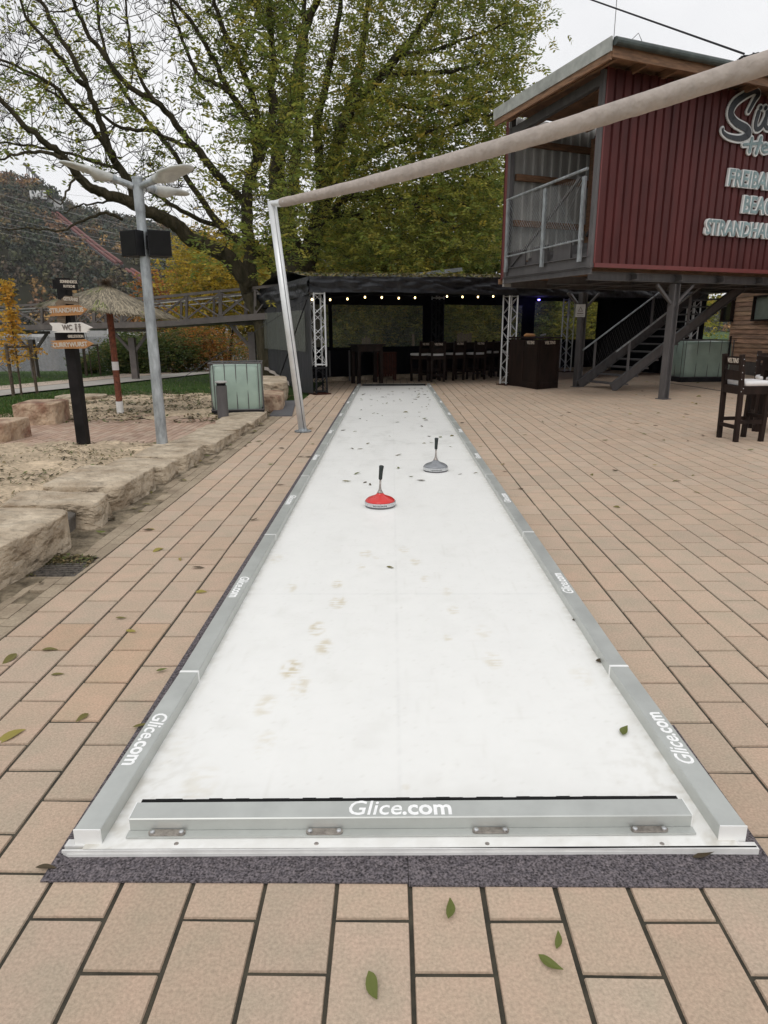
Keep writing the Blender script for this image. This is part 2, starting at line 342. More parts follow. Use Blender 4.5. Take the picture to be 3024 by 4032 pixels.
# brick strip (small setts in soldier courses)
ql = P2((-150,1752),(870,1742)); qh = P2((-100,1655),(1010,1650))
mb = MB(); X0 = -7.5; yA = min(ql[0][1], ql[1][1])-.15; yB = max(qh[0][1], qh[1][1])+.1
for i in range(55):
    for r in range(int((yB-yA)/.21)+1):
        x = X0+i*.1; y = yA+r*.21+(i % 2)*.105
        if x > -2.75: continue
        t = random.choice(((.47,.33,.25),(.44,.30,.22),(.50,.37,.28))); g = U_(.92, 1.1); mb.cc = tuple(c*g for c in t); z = gh(x, y)+.008
        mb.box((x+.006, y+.005, z-.03), (x+.094, y+.205, z+U_(-.001, .001)))
mb.build('brick_path', M['brick'])['kind'] = 'structure'
grid('brick_bedding', [X0, -5, -2.75], list(np.arange(yA, yB+.3, .25)), lambda x, y: gh(-4, y)-.006, M['dirt'])
# path with slab edge (two sheets following the terrain)
def strip(name, near, far, m, dz, n=60):
    mb = MB(); A = [gt(*p) for p in near]; B = [gt(*p) for p in far]
    def at(Q, t):
        t = t*(len(Q)-1); i = min(int(t), len(Q)-2); return Q[i]*(1-(t-i))+Q[i+1]*(t-i)
    for i in range(n+1):
        a, b = at(A, i/n), at(B, i/n)
        for k in range(5):
            p = a+(b-a)*k/4; mb.v.append((p[0], p[1], gh(p[0], p[1])+dz))
    mb.f = [(i*5+k, (i+1)*5+k, (i+1)*5+k+1, i*5+k+1) for i in range(n) for k in range(4)]; mb.m = [0]*len(mb.f)
    mb.build(name, m)['kind'] = 'structure'
strip('path', ((-300,1582),(0,1562),(450,1512),(820,1472),(1000,1458)), ((-300,1555),(0,1540),(450,1493),(820,1460),(1000,1449)), M['path'], .02)
strip('path_edge', ((-300,1554.5),(0,1539.5),(450,1492.5),(820,1459.5),(1000,1448.7)), ((-300,1535),(0,1523),(450,1480),(820,1449),(1000,1440)), M['pathe'], .024)
# grass blades near the sand edge / lawn: uncountable
mb = MB()
for i in range(26000):
    px = U_(-60, 1060); py = U_(1432, 1662) if rnd() < .75 else U_(1540, 1640)
    if py > 1555+(max(0, 330-px)*.33) and px > 240: continue
    if 1447+(820-px)*.107 < py < 1478+(820-px)*.11: continue
    p = gt(px, py) if i % 1 == 0 else p
    if p[0] > -2.9: continue
    a = U_(0, 6.28); h = U_(.03, .075); w = U_(.006, .012); g = U_(.7, 1.35)
    mb.cc = (.062*g, .115*g, .022*g) if rnd() < .93 else (.22, .2, .09)
    d = Vector((cos(a), sin(a), 0)); e = Vector((U_(-.03, .03), U_(-.03, .03), h)); q = Vector(p)
    mb.add([q-d*w, q+d*w, q+e], [(0,1,2)])
tag(mb.build('lawn_grass', M['blade']), 'short green lawn grass between the sand and the lake path', 'grass', kind='stuff')
# ---- hill
def interp(x, L_):
    if x <= L_[0][0]: return L_[0][1]
    for a, b in zip(L_, L_[1:]):
        if x <= b[0]: return a[1]+(b[1]-a[1])*(x-a[0])/(b[0]-a[0])
    return L_[-1][1]
def ae(x, y): d = ray(x, y+14); return (d[0]/d[1], d[2]/d[1])
R1 = [ae(*p) for p in ((-900,640),(-300,620),(0,672),(77,687),(159,716),(207,749),(250,778),(308,798),(410,822),(511,846),(578,865),(723,889),(850,915),(1000,950),(1300,1010),(1700,1060),(2200,1120),(3000,1180),(4200,1240))]
R2 = [ae(*p) for p in ((-900,700),(-300,740),(0,800),(120,850),(230,930),(300,1000),(370,1070),(430,1130),(500,1190),(600,1260),(800,1295),(4200,1300))]
def hill(a, d):
    e1 = interp(a, R1); e2 = interp(a, R2); t = max(0, (d-335)/265)
    h1 = e1*600*(min(1, t)**.9)-(1.5)*(1-min(1, t))
    if t > 1: h1 -= (t-1)*60
    t2 = (d-335)/95
    h2 = e2*430*(sm(t2)**.8 if t2 < 1 else 1-.55*sm((d-430)/90)) if t2 > 0 else 0
    h = max(h1, h2); x = a*d
    return h*(1+.05*mn.noise(Vector((x*.012, d*.012, 0))))-1.3
mb = MB(); A_ = np.linspace(-1.15, 1.25, 121); D_ = list(np.arange(330, 640, 9))+[680, 760, 900]
mb.v = [(a*d, d, hill(a, d)) for d in D_ for a in A_]; n = len(A_); mb.f = [(r*n+i, r*n+i+1, (r+1)*n+i+1, (r+1)*n+i) for r in range(len(D_)-1) for i in range(n-1)]; mb.m = [0]*len(mb.f)
mb.build('hill', M['hill'], None, True)['kind'] = 'structure'
def hh(x, y):
    d = ray(x, y); Y = 336.
    while Y < 700:
        p = CO+d*(Y/d[1])
        if p[2] < hill(p[0]/Y, Y): break
        Y += 3
    return p
# pipes down the hill
pl = [hh(*p) for p in ((228,860),(300,918),(400,1000),(480,1060))]; pl2 = [hh(*p) for p in ((520,1085),(580,1125),(650,1175))]
pipepts = pl+pl2
# crowns of the far wood
ico_v = []; ph = (1+sqrt(5))/2
for a in (-1, 1):
    for b in (-ph, ph): ico_v += [(0,a,b),(a,b,0),(b,0,a)]
ico_v = [Vector(v).normalized() for v in ico_v]
ico_f = [(i, j, k) for i in range(12) for j in range(i+1, 12) for k in range(j+1, 12) if max((ico_v[i]-ico_v[j]).length, (ico_v[j]-ico_v[k]).length, (ico_v[i]-ico_v[k]).length) < 1.1]
ico_f = [f if (ico_v[f[1]]-ico_v[f[0]]).cross(ico_v[f[2]]-ico_v[f[0]]).dot(ico_v[f[0]]) > 0 else f[::-1] for f in ico_f]
cache = {}; V1 = list(ico_v); F1 = []
def mid(i, j):
    k = (min(i, j), max(i, j))
    if k not in cache: cache[k] = len(V1); V1.append(((V1[i]+V1[j])/2).normalized())
    return cache[k]
for (a, b, c) in ico_f:
    x, y, z = mid(a, b), mid(b, c), mid(c, a); F1 += [(a,x,z),(b,y,x),(c,z,y),(x,y,z)]
V1a = np.array([tuple(v) for v in V1]); F1a = np.array(F1)
def seg_d(p, q, a):
    d = q-p; t = max(0, min(1, np.dot(a-p, d)/np.dot(d, d))); return np.linalg.norm(p+d*t-a)
VV = []; FF = []; CC = []; nb = 0
pal = [tuple(1.35*q for q in w) for w in [(.026,.036,.017),(.034,.040,.018),(.046,.050,.020),(.060,.054,.021),(.075,.054,.022),(.052,.036,.021),(.024,.032,.021)]]
for i in range(5200):
    a = U_(-.80, .28) if rnd() < .9 else U_(.28, 1.1); d = 338+270*rnd()**.9; x = a*d; z = hill(a, d); p = np.array([x, d, z])
    if a > -.62 and min(seg_d(pipepts[k][:2], pipepts[k+1][:2], p[:2]) for k in range(len(pipepts)-1)) < 9: continue
    r = U_(3., 5.6); c = random.choice(pal); nn = mn.noise(Vector((x*.013, d*.013, 4)))
    if nn > .22 and rnd() < .45: c = random.choice([(.22,.12,.04),(.26,.15,.04),(.18,.09,.04)])
    if d < 372 and a > -.42 and rnd() < .3: c = (.27,.14,.045)
    g = U_(.75, 1.25)
    nq = 56; dv_ = np.random.normal(size=(nq, 3)); dv_ /= np.linalg.norm(dv_, axis=1, keepdims=True); ce_ = dv_*np.array([r, r, r*1.1])*np.random.uniform(.45, 1.0, (nq, 1))+np.array([x, d, z+r*.55])
    nn_ = dv_+np.random.normal(size=(nq, 3))*.5; nn_ /= np.linalg.norm(nn_, axis=1, keepdims=True); e1 = np.cross(nn_, np.random.normal(size=(nq, 3))); e1 /= np.linalg.norm(e1, axis=1, keepdims=True); e2 = np.cross(nn_, e1); sz_ = np.random.uniform(.12, .27, (nq, 1))*r
    v = np.stack([ce_-e1*sz_, ce_+e2*sz_*.8, ce_+e1*sz_*1.1, ce_-e2*sz_*.7], 1).reshape(-1, 3); VV.append(v); FF.append(np.arange(nq*4).reshape(nq, 4)+nb); nb += len(v)
    cc = np.ones((len(v), 4)); cc[:, :3] = np.repeat(np.array(c)*g*np.random.uniform(.55, 1.6, (nq, 1)), 4, 0); CC.append(cc)
def npmesh(name, v, f, c, m, parent=None, k=3):
    me = bpy.data.meshes.new(name); v = np.asarray(v, dtype=np.float32); f = np.asarray(f, dtype=np.int32)
    if parent is not None: v = v-np.array(parent_loc(parent), dtype=np.float32)
    me.vertices.add(len(v)); me.vertices.foreach_set('co', v.ravel()); me.loops.add(f.size); me.loops.foreach_set('vertex_index', f.ravel())
    me.polygons.add(len(f)); me.polygons.foreach_set('loop_start', np.arange(0, f.size, k, dtype=np.int32)); me.materials.append(m); me.update(calc_edges=True)
    if c is not None:
        at = me.color_attributes.new('Col', 'FLOAT_COLOR', 'POINT'); at.data.foreach_set('color', np.asarray(c, dtype=np.float32).ravel())
    o = bpy.data.objects.new(name, me); COL.objects.link(o)
    if parent is not None: o.parent = parent
    return o
tag(npmesh('hillside_wood', np.concatenate(VV), np.concatenate(FF), np.concatenate(CC), M['forest'], None, 4), 'autumn wood covering the hill across the lake', 'wood', kind='stuff')
def up(p, z): return (p[0], p[1]-z*.6, p[2]+z)
for nm, q, lab in (('penstock', pl, 'long rust red pipeline running down the wooded hill'), ('penstock', pl2, 'short lower red pipeline above the bridge')):
    t = T(nm, lab, 'pipeline', q[0], 'red pipes down the hill'); m_ = MB()
    for off in (-1.7, 1.7): m_.tube([(p[0]+off, p[1]-4, p[2]+3.2) for p in q], 1.1, 8)
    m_.build('pipe', M['pipe'], t); m_ = MB()
    for a, b in zip(q, q[1:]): m_.bar(Vector((a[0], a[1]-4, a[2]+1.6)), Vector((b[0], b[1]-4, b[2]+1.6)), 6, 1.2)
    m_.build('pipe_bed', M['greysteel'], t)
# hilltop building with letters
q = hh(187, 812); q[1] -= 6; b_ = T('hilltop_building', 'white plant building below the large letters on the hill', 'building', q)
w = q[1]/2610*1.05
m_ = MB(); m_.box((q[0]-42*w, q[1], q[2]-16*w), (q[0]+42*w, q[1]+12, q[2]+18*w)); m_.build('wall', M['white'], b_)
m_ = MB(); m_.box((q[0]-44*w, q[1]-1, q[2]+18*w), (q[0]+44*w, q[1]+13, q[2]+21*w)); m_.build('roof', M['roofd'], b_)
for k in range(7): m_ = MB(); m_.box((q[0]+(-36+k*11)*w, q[1]-.6, q[2]-6*w), (q[0]+(-31+k*11)*w, q[1]-.1, q[2]+7*w)); m_.build('window', M['darkwin'], b_)
q = hh(152, 790); q[1] -= 12; sg = T('hilltop_sign', 'large white letters R W E standing on the hilltop', 'sign', q); m_ = MB()
Y_ = q[1]
for ch, px in (('R', 132), ('W', 153), ('E', 173)):
    p = gy(px, 770, Y_); text_mb(m_, ch, 36*w, p, (1,0,0), (0,0,1), 1.5, bold=.03)
m_.build('letters', M['letw'], sg); m_ = MB()
for px in (126, 140, 152, 166, 178): p = gy(px, 783, Y_+2); m_.bar(p, (p[0], p[1], p[2]-18), .8, .8)
m_.build('support', M['greysteel'], sg)
q = hh(128, 715); t = T('hilltop_gantry', 'sloping lattice gantry on slim posts on the hilltop', 'gantry', q); m_ = MB(); Y_ = q[1]-5
m_.bar(gy(96, 644, Y_), gy(150, 700, Y_), 4, 2); m_.build('deck', M['greysteel'], t); m_ = MB()
for px, y0 in ((104,654),(112,662),(126,676),(133,683),(143,693)): m_.bar(gy(px, y0, Y_), gy(px+6, 722, Y_), .7, .7)
m_.build('post', M['greysteel'], t)
# power lines over the hill
PLs = [((-60,745),(620,905)),((-60,790),(800,985)),((-60,815),(980,1000)),((-60,838),(900,1022)),((330,812),(520,905)),((-60,865),(1000,1030)),((-60,880),(980,1045)),((260,765),(1000,790)),((-60,905),(950,1060))]
for i, (a, b) in enumerate(PLs):
    A = gy(*a, 300); B = gy(*b, 320); m_ = MB(); pts = []
    for k in range(9):
        s = k/8; p = A*(1-s)+B*s; p[2] -= 4*4*s*(1-s)*.35; pts.append(p)
    m_.tube(pts, .045, 4); tag(m_.build('power_line', M['corr']), 'thin pale power line sagging across the hillside', 'power line', 'power lines over the lake')
for i, (px, y0, y1, lab) in enumerate(((745,1060,1160,'left of two faint lattice pylons on the hillside'), (842,1085,1190,'right of two faint lattice pylons on the hillside'))):
    Y_ = 330; t = T('pylon', lab, 'pylon', gy(px, y1, Y_), 'pylons'); m_ = MB(); a = gy(px, y0, Y_); b = gy(px, y1, Y_)
    for s in (-1, 1): m_.bar(a, (b[0]+s*1.2, b[1], b[2]), .3, .3)
    m_.build('mast', M['greysteel'], t); m_ = MB()
    for k in (.05, .15, .25): m_.bar((a[0]-3, a[1], a[2]-k*12), (a[0]+3, a[1], a[2]-k*12), .25, .25)
    m_.build('crossarm', M['greysteel'], t)
# houses on the far shore
for i, (x0, x1, y0) in enumerate(((770,815,1288),(830,880,1283),(892,935,1290),(950,1010,1284),(1022,1052,1287),(120,180,1290),(420,470,1288))):
    Y_ = 326; a = gy(x0, y0, Y_); b = gy(x1, y0, Y_); zb = -1.5
    side = ('leftmost', 'second', 'third', 'fourth', 'rightmost')[i] if i < 5 else ''
    t = T('house', f'{side} white house beyond the lake under the right bridge span' if i < 5 else ('white house on the far shore behind the orange young tree' if i == 5 else 'white house on the far shore below the straw parasol'), 'house', (a[0], Y_, zb), 'houses on the far shore')
    h = a[2]-zb; m_ = MB(); m_.box((a[0], Y_, zb), (b[0], Y_+6, zb+h)); m_.build('wall', M['white'], t)
    m_ = MB(); m_.prism([(-.4,0),((b[0]-a[0])+.4,0),((b[0]-a[0])/2,1.6)], (a[0], Y_-.4, zb+h), (1,0,0), (0,0,1), (0,1,0), 6.8); m_.build('roof', M['roofd'], t)
    for k in range(4): m_ = MB(); xx = a[0]+(b[0]-a[0])*(.1+.23*k); m_.box((xx, Y_-.1, zb+h*.45), (xx+.6, Y_-.01, zb+h*.75)); m_.build('window', M['darkwin'], t)
# quay wall on the far shore
m_ = MB(); m_.box((-260, 327, -1.6), (-25, 328.5, 1.6)); tag(m_.build('quay_wall', M['corr']), 'pale quay wall along the far lake shore', 'wall')
# swan
p = gz(160, 1354, -1.15); t = T('swan', 'small white swan swimming on the lake', 'swan', p); m_ = MB(); w_ = 1.6
m_.tube([(p[0]-.4*w_, p[1], p[2]+.22*w_), (p[0]-.2*w_, p[1], p[2]+.14*w_), (p[0], p[1], p[2]+.12*w_), (p[0]+.2*w_, p[1], p[2]+.12*w_), (p[0]+.3*w_, p[1], p[2]+.2*w_), (p[0]+.33*w_, p[1], p[2]+.36*w_), (p[0]+.3*w_, p[1], p[2]+.48*w_), (p[0]+.4*w_, p[1], p[2]+.5*w_)], [.02, .12*w_, .14*w_, .1*w_, .05*w_, .03*w_, .035*w_, .015], 8); m_.build('body', M['swan'], t, True)
# ================================================================== LANE
YF = 1.641; LXc = .0557; LX0 = LXc-.98065; LX1 = LXc+.98065; RW = .0795; YE = 18.42
lane = T('curling_lane', 'long white synthetic curling lane with grey aluminium side rails', 'curling lane', (LXc, YF, 0))
ZS = .026
def skew(x): return .013*x
foot = []
for (px, py, r, s) in ((1328,2300,.055,.7),(1330,2372,.075,.75),(1248,2475,.07,.95),(1278,2545,.07,.75),(1148,2632,.075,1),(1185,2702,.07,.6),(1048,2775,.07,.5),(1052,2920,.06,.35),(1440,2180,.07,.5),(1420,2232,.05,.5),(1480,2195,.04,.35),(1590,2165,.06,.5),(1635,2212,.06,.5),(1675,2280,.05,.55),(1755,2330,.06,.35),(1785,2403,.05,.5),(1763,2512,.035,.5),(1905,2490,.07,.3),(1940,2600,.07,.5),(1085,2200,.08,.35),(1145,2315,.06,.55),(2290,2665,.08,.2),(800,3090,.1,.25),(700,2950,.1,.12),(1600,3105,.02,.5)):
    p = gz(px, py, ZS); foot.append((p[0], p[1], r, s))
ny1 = np.arange(YF-.01, 6.6, .0125); ny2 = np.arange(6.6, YE, .045); YS_ = np.concatenate([ny1, ny2]); XS_ = np.linspace(LX0+.03, LX1-.03, 150)
GX, GY_ = np.meshgrid(XS_, YS_)
def fbm(X, Y, sx, sy, z, oc=3):
    o_ = np.zeros(X.shape)
    xr = X.ravel(); yr = Y.ravel(); r_ = np.empty(len(xr))
    for i in range(len(xr)): r_[i] = mn.fractal(Vector((xr[i]*sx, yr[i]*sy, z)), .8, 2.1, oc)
    return r_.reshape(X.shape)
n1 = fbm(GX, GY_, 22, 22, 1.); n2 = fbm(GX, GY_, 3.2, 1.4, 7.); n3 = fbm(GX, GY_, 9, 38, 3.)
n1b = fbm(GX+.5*GY_, GY_, 16, 62, 11., 1)+.5*fbm(GX, GY_, 30, 14, 15., 2)
basec = np.array([.87,.865,.835]); stain = np.zeros(GX.shape)
for (fx, fy, r, s) in foot:
    dx = GX-fx; dy = GY_-fy; q = (dx**2/(r*.6)**2+dy**2/(r*1.15)**2)
    stain = np.maximum(stain, s*np.clip(1.4-q, 0, 1)*np.clip((fbm(GX, GY_, 75, 60, fx*9, 2) if False else n1b+.22)*2.2, 0, 1))
dirt = np.clip((n2-.05)*1.6, 0, 1)*(.025+.36*np.clip((GY_-6.5)/3, 0, 1)*np.clip((13.5-GY_)/4, 0, 1))*np.clip((n3+.55)*1.2, 0, 1)
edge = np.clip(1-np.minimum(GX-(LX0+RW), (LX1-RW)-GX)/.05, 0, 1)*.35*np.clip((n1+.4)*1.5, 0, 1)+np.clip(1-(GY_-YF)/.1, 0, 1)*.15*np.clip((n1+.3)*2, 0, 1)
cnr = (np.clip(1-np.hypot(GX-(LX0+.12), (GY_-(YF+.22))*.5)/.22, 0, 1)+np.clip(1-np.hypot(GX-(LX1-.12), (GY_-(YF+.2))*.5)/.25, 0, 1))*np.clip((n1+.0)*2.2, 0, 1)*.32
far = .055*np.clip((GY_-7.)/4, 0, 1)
scr = np.clip(fbm(GX, GY_, 60, 4, 21., 2)-.42, 0, 1)*.12+np.clip(fbm(GX, GY_, 5, 70, 27., 2)-.45, 0, 1)*.09+np.clip(fbm(GX, GY_, 130, 130, 33., 1)-.40, 0, 1)*.30+np.clip(fbm(GX, GY_, 6, 5, 39., 4)-.25, 0, 1)*.07
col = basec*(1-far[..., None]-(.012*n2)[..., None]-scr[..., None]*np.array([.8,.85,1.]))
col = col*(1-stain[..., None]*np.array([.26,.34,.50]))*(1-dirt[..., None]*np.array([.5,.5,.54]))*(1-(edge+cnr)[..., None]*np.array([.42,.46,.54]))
# panel seams
def seamx(x0, w): return np.clip(1-np.abs(GX-x0)/w, 0, 1)
seam = np.zeros(GX.shape); sx0 = gz(1577, 3050, ZS)[0]
seam = np.maximum(seam, .10*seamx(sx0, .008)*np.clip(n1+.7, 0, 1))
sc1 = gz(1300, 2338, ZS)[1]; sc2 = gz(1500, 1812, ZS)[1]; dS = sc2-sc1
for k in range(-1, 8): seam = np.maximum(seam, .16*np.clip(1-np.abs(GY_-(sc1+k*dS))/(.009+.02*(GY_ > 6.6)), 0, 1)*np.clip(n1+.75, 0, 1))
col = col*(1-seam[..., None]); nx = len(XS_); ny = len(YS_)
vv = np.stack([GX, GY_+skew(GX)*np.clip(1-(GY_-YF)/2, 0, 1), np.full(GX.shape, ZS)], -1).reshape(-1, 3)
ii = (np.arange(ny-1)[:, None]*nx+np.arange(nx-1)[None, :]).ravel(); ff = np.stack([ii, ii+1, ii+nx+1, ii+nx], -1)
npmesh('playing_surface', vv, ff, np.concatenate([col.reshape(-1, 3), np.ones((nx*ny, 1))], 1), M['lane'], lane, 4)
m_ = MB()  # front profile edges
for (d0, d1, z0, z1) in ((-.018, -.009, .004, .014), (-.0145, -.0085, .0145, .024)):
    m_.add([(LX0-.03+(.02 if z0 < .01 else 0), YF+d0+skew(LX0), z0), (LX1+.022, YF+d0+skew(LX1), z0), (LX1+.022, YF+d1+skew(LX1), z0), (LX0-.03, YF+d1+skew(LX0), z0), (LX0-.03+(.02 if z0 < .01 else 0), YF+d0+skew(LX0), z1), (LX1+.022, YF+d0+skew(LX1), z1), (LX1+.022, YF+d1+skew(LX1), z1), (LX0-.03, YF+d1+skew(LX0), z1)], [(0,3,2,1),(4,5,6,7),(0,1,5,4),(1,2,6,5),(2,3,7,6),(3,0,4,7)])
m_.box((LX0-.03, YF-.008, .002), (LX1+.025, YF+.02, ZS-.002)); m_.box((LX0+.02, YF+.02, .002), (LX1-.02, YE, ZS-.003))
m_.build('base_profile', M['whitep'], lane)
for px in (722, 1253, 1915, 2584): 
    m_ = MB(); p = gz(px, 3322, ZS)
    m_.lathe([(.0001, .001), (.006, .001), (.007, .0)], (p[0], p[1], ZS+.0003), 10); m_.build('screw', M['steel'], lane)
ZR = .075
Lj = [YF]+[2.584+2*k for k in range(8)]; Rj = [YF+.026]+[2.637+2*k for k in range(8)]
for side, js, xa in (('L', Lj, LX0), ('R', Rj, LX1-RW)):
    js = js+[YE]; js[-2:] = [js[-2], YE] if js[-1]-js[-2] > .3 else [YE]
    for k in range(len(js)-1):
        y0, y1 = js[k], js[k+1]
        if y1-y0 < .2: continue
        m_ = MB(); e = .0025; zt = ZR
        pr = [(0,.006),(RW,.006),(RW,zt-e),(RW-e,zt),(e,zt),(0,zt-e)]
        m_.prism(pr, (xa, y0+.002, 0), (1,0,0), (0,0,1), (0,1,0), y1-y0-.004)
        rl = m_.build('side_rail', M['rail'], lane)
        m_ = MB(); m_.prism([(-.0006,.006),(RW+.0006,.006),(RW+.0006,zt+.0006),(-.0006,zt+.0006)], (xa, y0-.0015, 0), (1,0,0), (0,0,1), (0,1,0), .015 if k else .004)
        m_.build('joint_strip' if k else 'end_cap', M['railend'], rl)
        m_ = MB(); yc = (y0+y1)/2+.02
        if k == 0: yc = gz(560, 2905, ZR)[1] if side == 'L' else gz(2650, 2900, ZR)[1]
        if k == 1: yc = gz(938, 2310, ZR)[1] if side == 'L' else gz(2222, 2295, ZR)[1]
        sg_ = -1 if side == 'L' else 1; ax = (0, sg_, 0); ay = (-sg_, 0, 0); xc = xa+RW/2
        text_mb(m_, 'Glice', .080, (xc, yc+sg_*.002, ZR+.0004), ax, ay, .0008, shear=.22, bold=.014, align='RIGHT')
        text_mb(m_, '.com', .080, (xc, yc+sg_*.002, ZR+.0004), ax, ay, .0008, bold=.026, align='LEFT')
        m_.build('lettering', M['vinyl'], rl)
# front bar with hinges
fb = T('end_bar', 'grey aluminium end bar with white lettering across the lane front', 'end bar', (LXc, 1.73, 0)); fb.rotation_euler = (0, 0, .0148)
Rz = Matrix.Rotation(.0, 4, 'Z')
m_ = MB(); bx0, bx1, by0, by1 = -.803, .912, 1.700, 1.776
m_.prism([(0,.028),(by1-by0,.028),(by1-by0,ZR-.003),(by1-by0-.003,ZR),(.003,ZR),(0,ZR-.003)], (bx0,by0,0), (0,1,0), (0,0,1), (1,0,0), bx1-bx0); m_.build('beam', M['rail'], fb)
m_ = MB(); m_.box((bx0-.004, by0-.028, ZS+.002), (bx1+.005, by0-.001, ZS+.008)); m_.build('flange', M['rail'], fb)
m_ = MB()
for s in range(40):
    a = bx0+.01+(bx1-bx0-.02)*s/40; b = bx0+.01+(bx1-bx0-.02)*(s+1)/40; m_.box((a, by1+.001, ZS+.002), (b, by1+.014, ZR-.001+U_(-.002, .0015)))
m_.build('foam_strip', M['blackp'], fb)
m_ = MB()
for x in (bx0-.003, bx1): m_.box((x, by0, ZS+.004), (x+.003, by1, ZR+.001))
m_.build('end_cap', M['railend'], fb)
m_ = MB(); cxt = (gz(1597, 3190, ZR))[0]
w1 = text_mb(m_, 'Glice', .088, (cxt-.012, (by0+by1)/2, ZR+.0004), (1,0,0), (0,1,0), .0008, shear=.18, align='RIGHT', sx=.93, bold=.008)
text_mb(m_, '.com', .088, (cxt-.012, (by0+by1)/2, ZR+.0004), (1,0,0), (0,1,0), .0008, bold=.024, align='LEFT', sx=.9); m_.build('lettering', M['vinyl'], fb)
for px in (660, 1277, 1930, 2556):
    p = gz(px, 3272 if px < 1500 else 3266, ZS+.01); x = p[0]; y = by0-.014; m_ = MB(); N_ = 10
    poly = [(.045+.011*cos(-pi/2+pi*k/N_), .011*sin(-pi/2+pi*k/N_)) for k in range(N_+1)]+[(-.045+.011*cos(pi/2+pi*k/N_), .011*sin(pi/2+pi*k/N_)) for k in range(N_+1)]
    m_.prism(poly, (x, y, ZS+.0085), (1,0,0), (0,1,0), (0,0,1), .005); h_ = m_.build('bracket', M['steel'], fb)
    m_ = MB()
    for s in (-1, 1): m_.lathe([(.0075, 0), (.0075, .003), (.004, .005), (.0001, .0055)], (x+s*.044, y, ZS+.0135), 12)
    m_.build('bolt', M['chrome'], h_)


# far end bar
m_ = MB(); m_.box((LX0+.12, YE-.12, ZS), (LX1-.12, YE-.06, ZR)); ebar = T('end_bar', 'dark end bar across the far end of the lane', 'end bar', (LXc, YE-.1, 0)); m_.build('beam', M['rail'], ebar)
m_ = MB(); m_.box((LX0+.12, YE-.145, ZS), (LX1-.12, YE-.122, ZR-.002)); m_.build('foam_strip', M['blackp'], ebar)
def flare(o):
    for c in o.children:
        if c.type == 'MESH' and c.parent == lane or (c.type == 'MESH'):
            off = Vector(parent_loc(c.parent)); me = c.data
            for v in me.vertices:
                wx_ = v.co.x+off.x+0; wy_ = v.co.y+off.y
                k = min(1, max(0, (2.584-wy_)/.94))
                if k > 0: v.co.x += k*(-.026*sm((LXc-wx_)/.95) if wx_ < LXc else .020*sm((wx_-LXc)/.95))
        flare(c)
flare(lane)
# rubber mat
m_ = MB(); m_.box((-1.0, 1.523, -.001), (.043, 2.3, .0045)); m_.box((.045, 1.514, -.001), (1.105, 2.3, .0045)); m_.box((-1.0, 2.3, -.001), (LX0+.05, YE, .004)); m_.box((LX1-.05, 2.3, -.001), (1.062, YE, .004))
tag(m_.build('rubber_mat', M['mat']), 'speckled grey granulate rubber mat under the curling lane', 'mat')
# ice stocks
def stock(px, py, lab, m, lean, scale=1.):
    p = gz(px, py, ZS); t = T('ice_stock', lab, 'ice stock', (p[0], p[1], ZS), 'ice stocks on the lane'); c = (p[0], p[1], ZS); r = .135*scale
    m_ = MB(); m_.lathe([(r*.93,0),(r*.97,.004),(r*.97,.012),(r*.93,.014)], c, 48); m_.build('running_sole', M['plate'], t, True)
    m_ = MB(); m_.lathe([(r*.95,.014),(r,.016),(r,.044),(r*.97,.047),(r*.93,.047)], c, 48); m_.build('steel_ring', M['chrome'], t)
    m_ = MB(); m_.lathe([(r*.965,.047),(r*.93,.058),(r*.8,.072),(r*.58,.085),(r*.4,.094),(r*.27,.104),(r*.22,.112),(r*.2,.118)], c, 48); m_.build('body', m, t, True)
    m_ = MB(); L_ = lambda s: (c[0]+lean*s**2, c[1], c[2]+.118+s)
    m_.tube([(c[0], c[1], c[2]+.116), (c[0], c[1], c[2]+.13), (c[0], c[1], c[2]+.15), L_(.06), L_(.12)], [r*.21, r*.15, r*.085, .0085, .0085], 12); m_.build('stem', M['steel'], t, True)
    m_ = MB(); m_.tube([L_(.118), L_(.125), L_(.16), L_(.2), L_(.235), L_(.24)], [.014, .016, .0165, .018, .021, .014], 12); m_.build('grip', M['handle'], t, True)
    m_ = MB()
    for k in range(11): a = -pi/2+(k-5)*.085; m_.box((c[0]+cos(a)*(r+.0005)-.003, c[1]+sin(a)*(r+.0005)-.001, c[2]+.024), (c[0]+cos(a)*(r+.0005)+.003, c[1]+sin(a)*(r+.0005)+.001, c[2]+.036))
    m_.build('ring_marking', M['letk'], t)
stock(1497, 1992, 'red ice stock with black curved grip, nearer of the two', M['red'], .25)
stock(1715, 1853, 'grey ice stock with straight black grip, farther one', M['grey'], .1)
# drain grate, plate, channel
m_ = MB(); p = [gz(*q) for q in ((160,2262),(300,2262),(390,2208),(255,2212))]
gx0, gx1, gy0, gy1 = -2.32, -2.02, 3.93, 4.3
m_.box((gx0, gy0, -.02), (gx1, gy1, .004)); 
for k in range(9): m_.box((gx0+.02, gy0+.015+k*.039, .004), (gx1-.02, gy0+.035+k*.039, .010))
tag(m_.build('drain_grate', M['grate']), 'dark drain grate full of leaves in the paving border', 'drain')
m_ = MB(); a = gz(1062,1640); b = gz(1150,1640); c = gz(1165,1585); d = gz(1110,1588)
m_.add([tuple(a+[0,0,.03]), tuple(b+[0,0,.03]), tuple(c+[0,0,.05]), tuple(d+[0,0,.05]), tuple(a), tuple(b), tuple(c), tuple(d)], [(0,1,2,3),(4,5,1,0),(5,6,2,1),(6,7,3,2),(7,4,0,3)]); tag(m_.build('metal_plate', M['plate']), 'dark grey plate lying between stone row and tent', 'plate')
m_ = MB(); a = gz(2600,1503); b = gz(3150,1586); m_.bar(tuple(a+[0,0,.001]), tuple(b+[0,0,.001]), .07, .012); tag(m_.build('drain_channel', M['grate']), 'narrow slotted drain channel beside the right tank', 'drain')
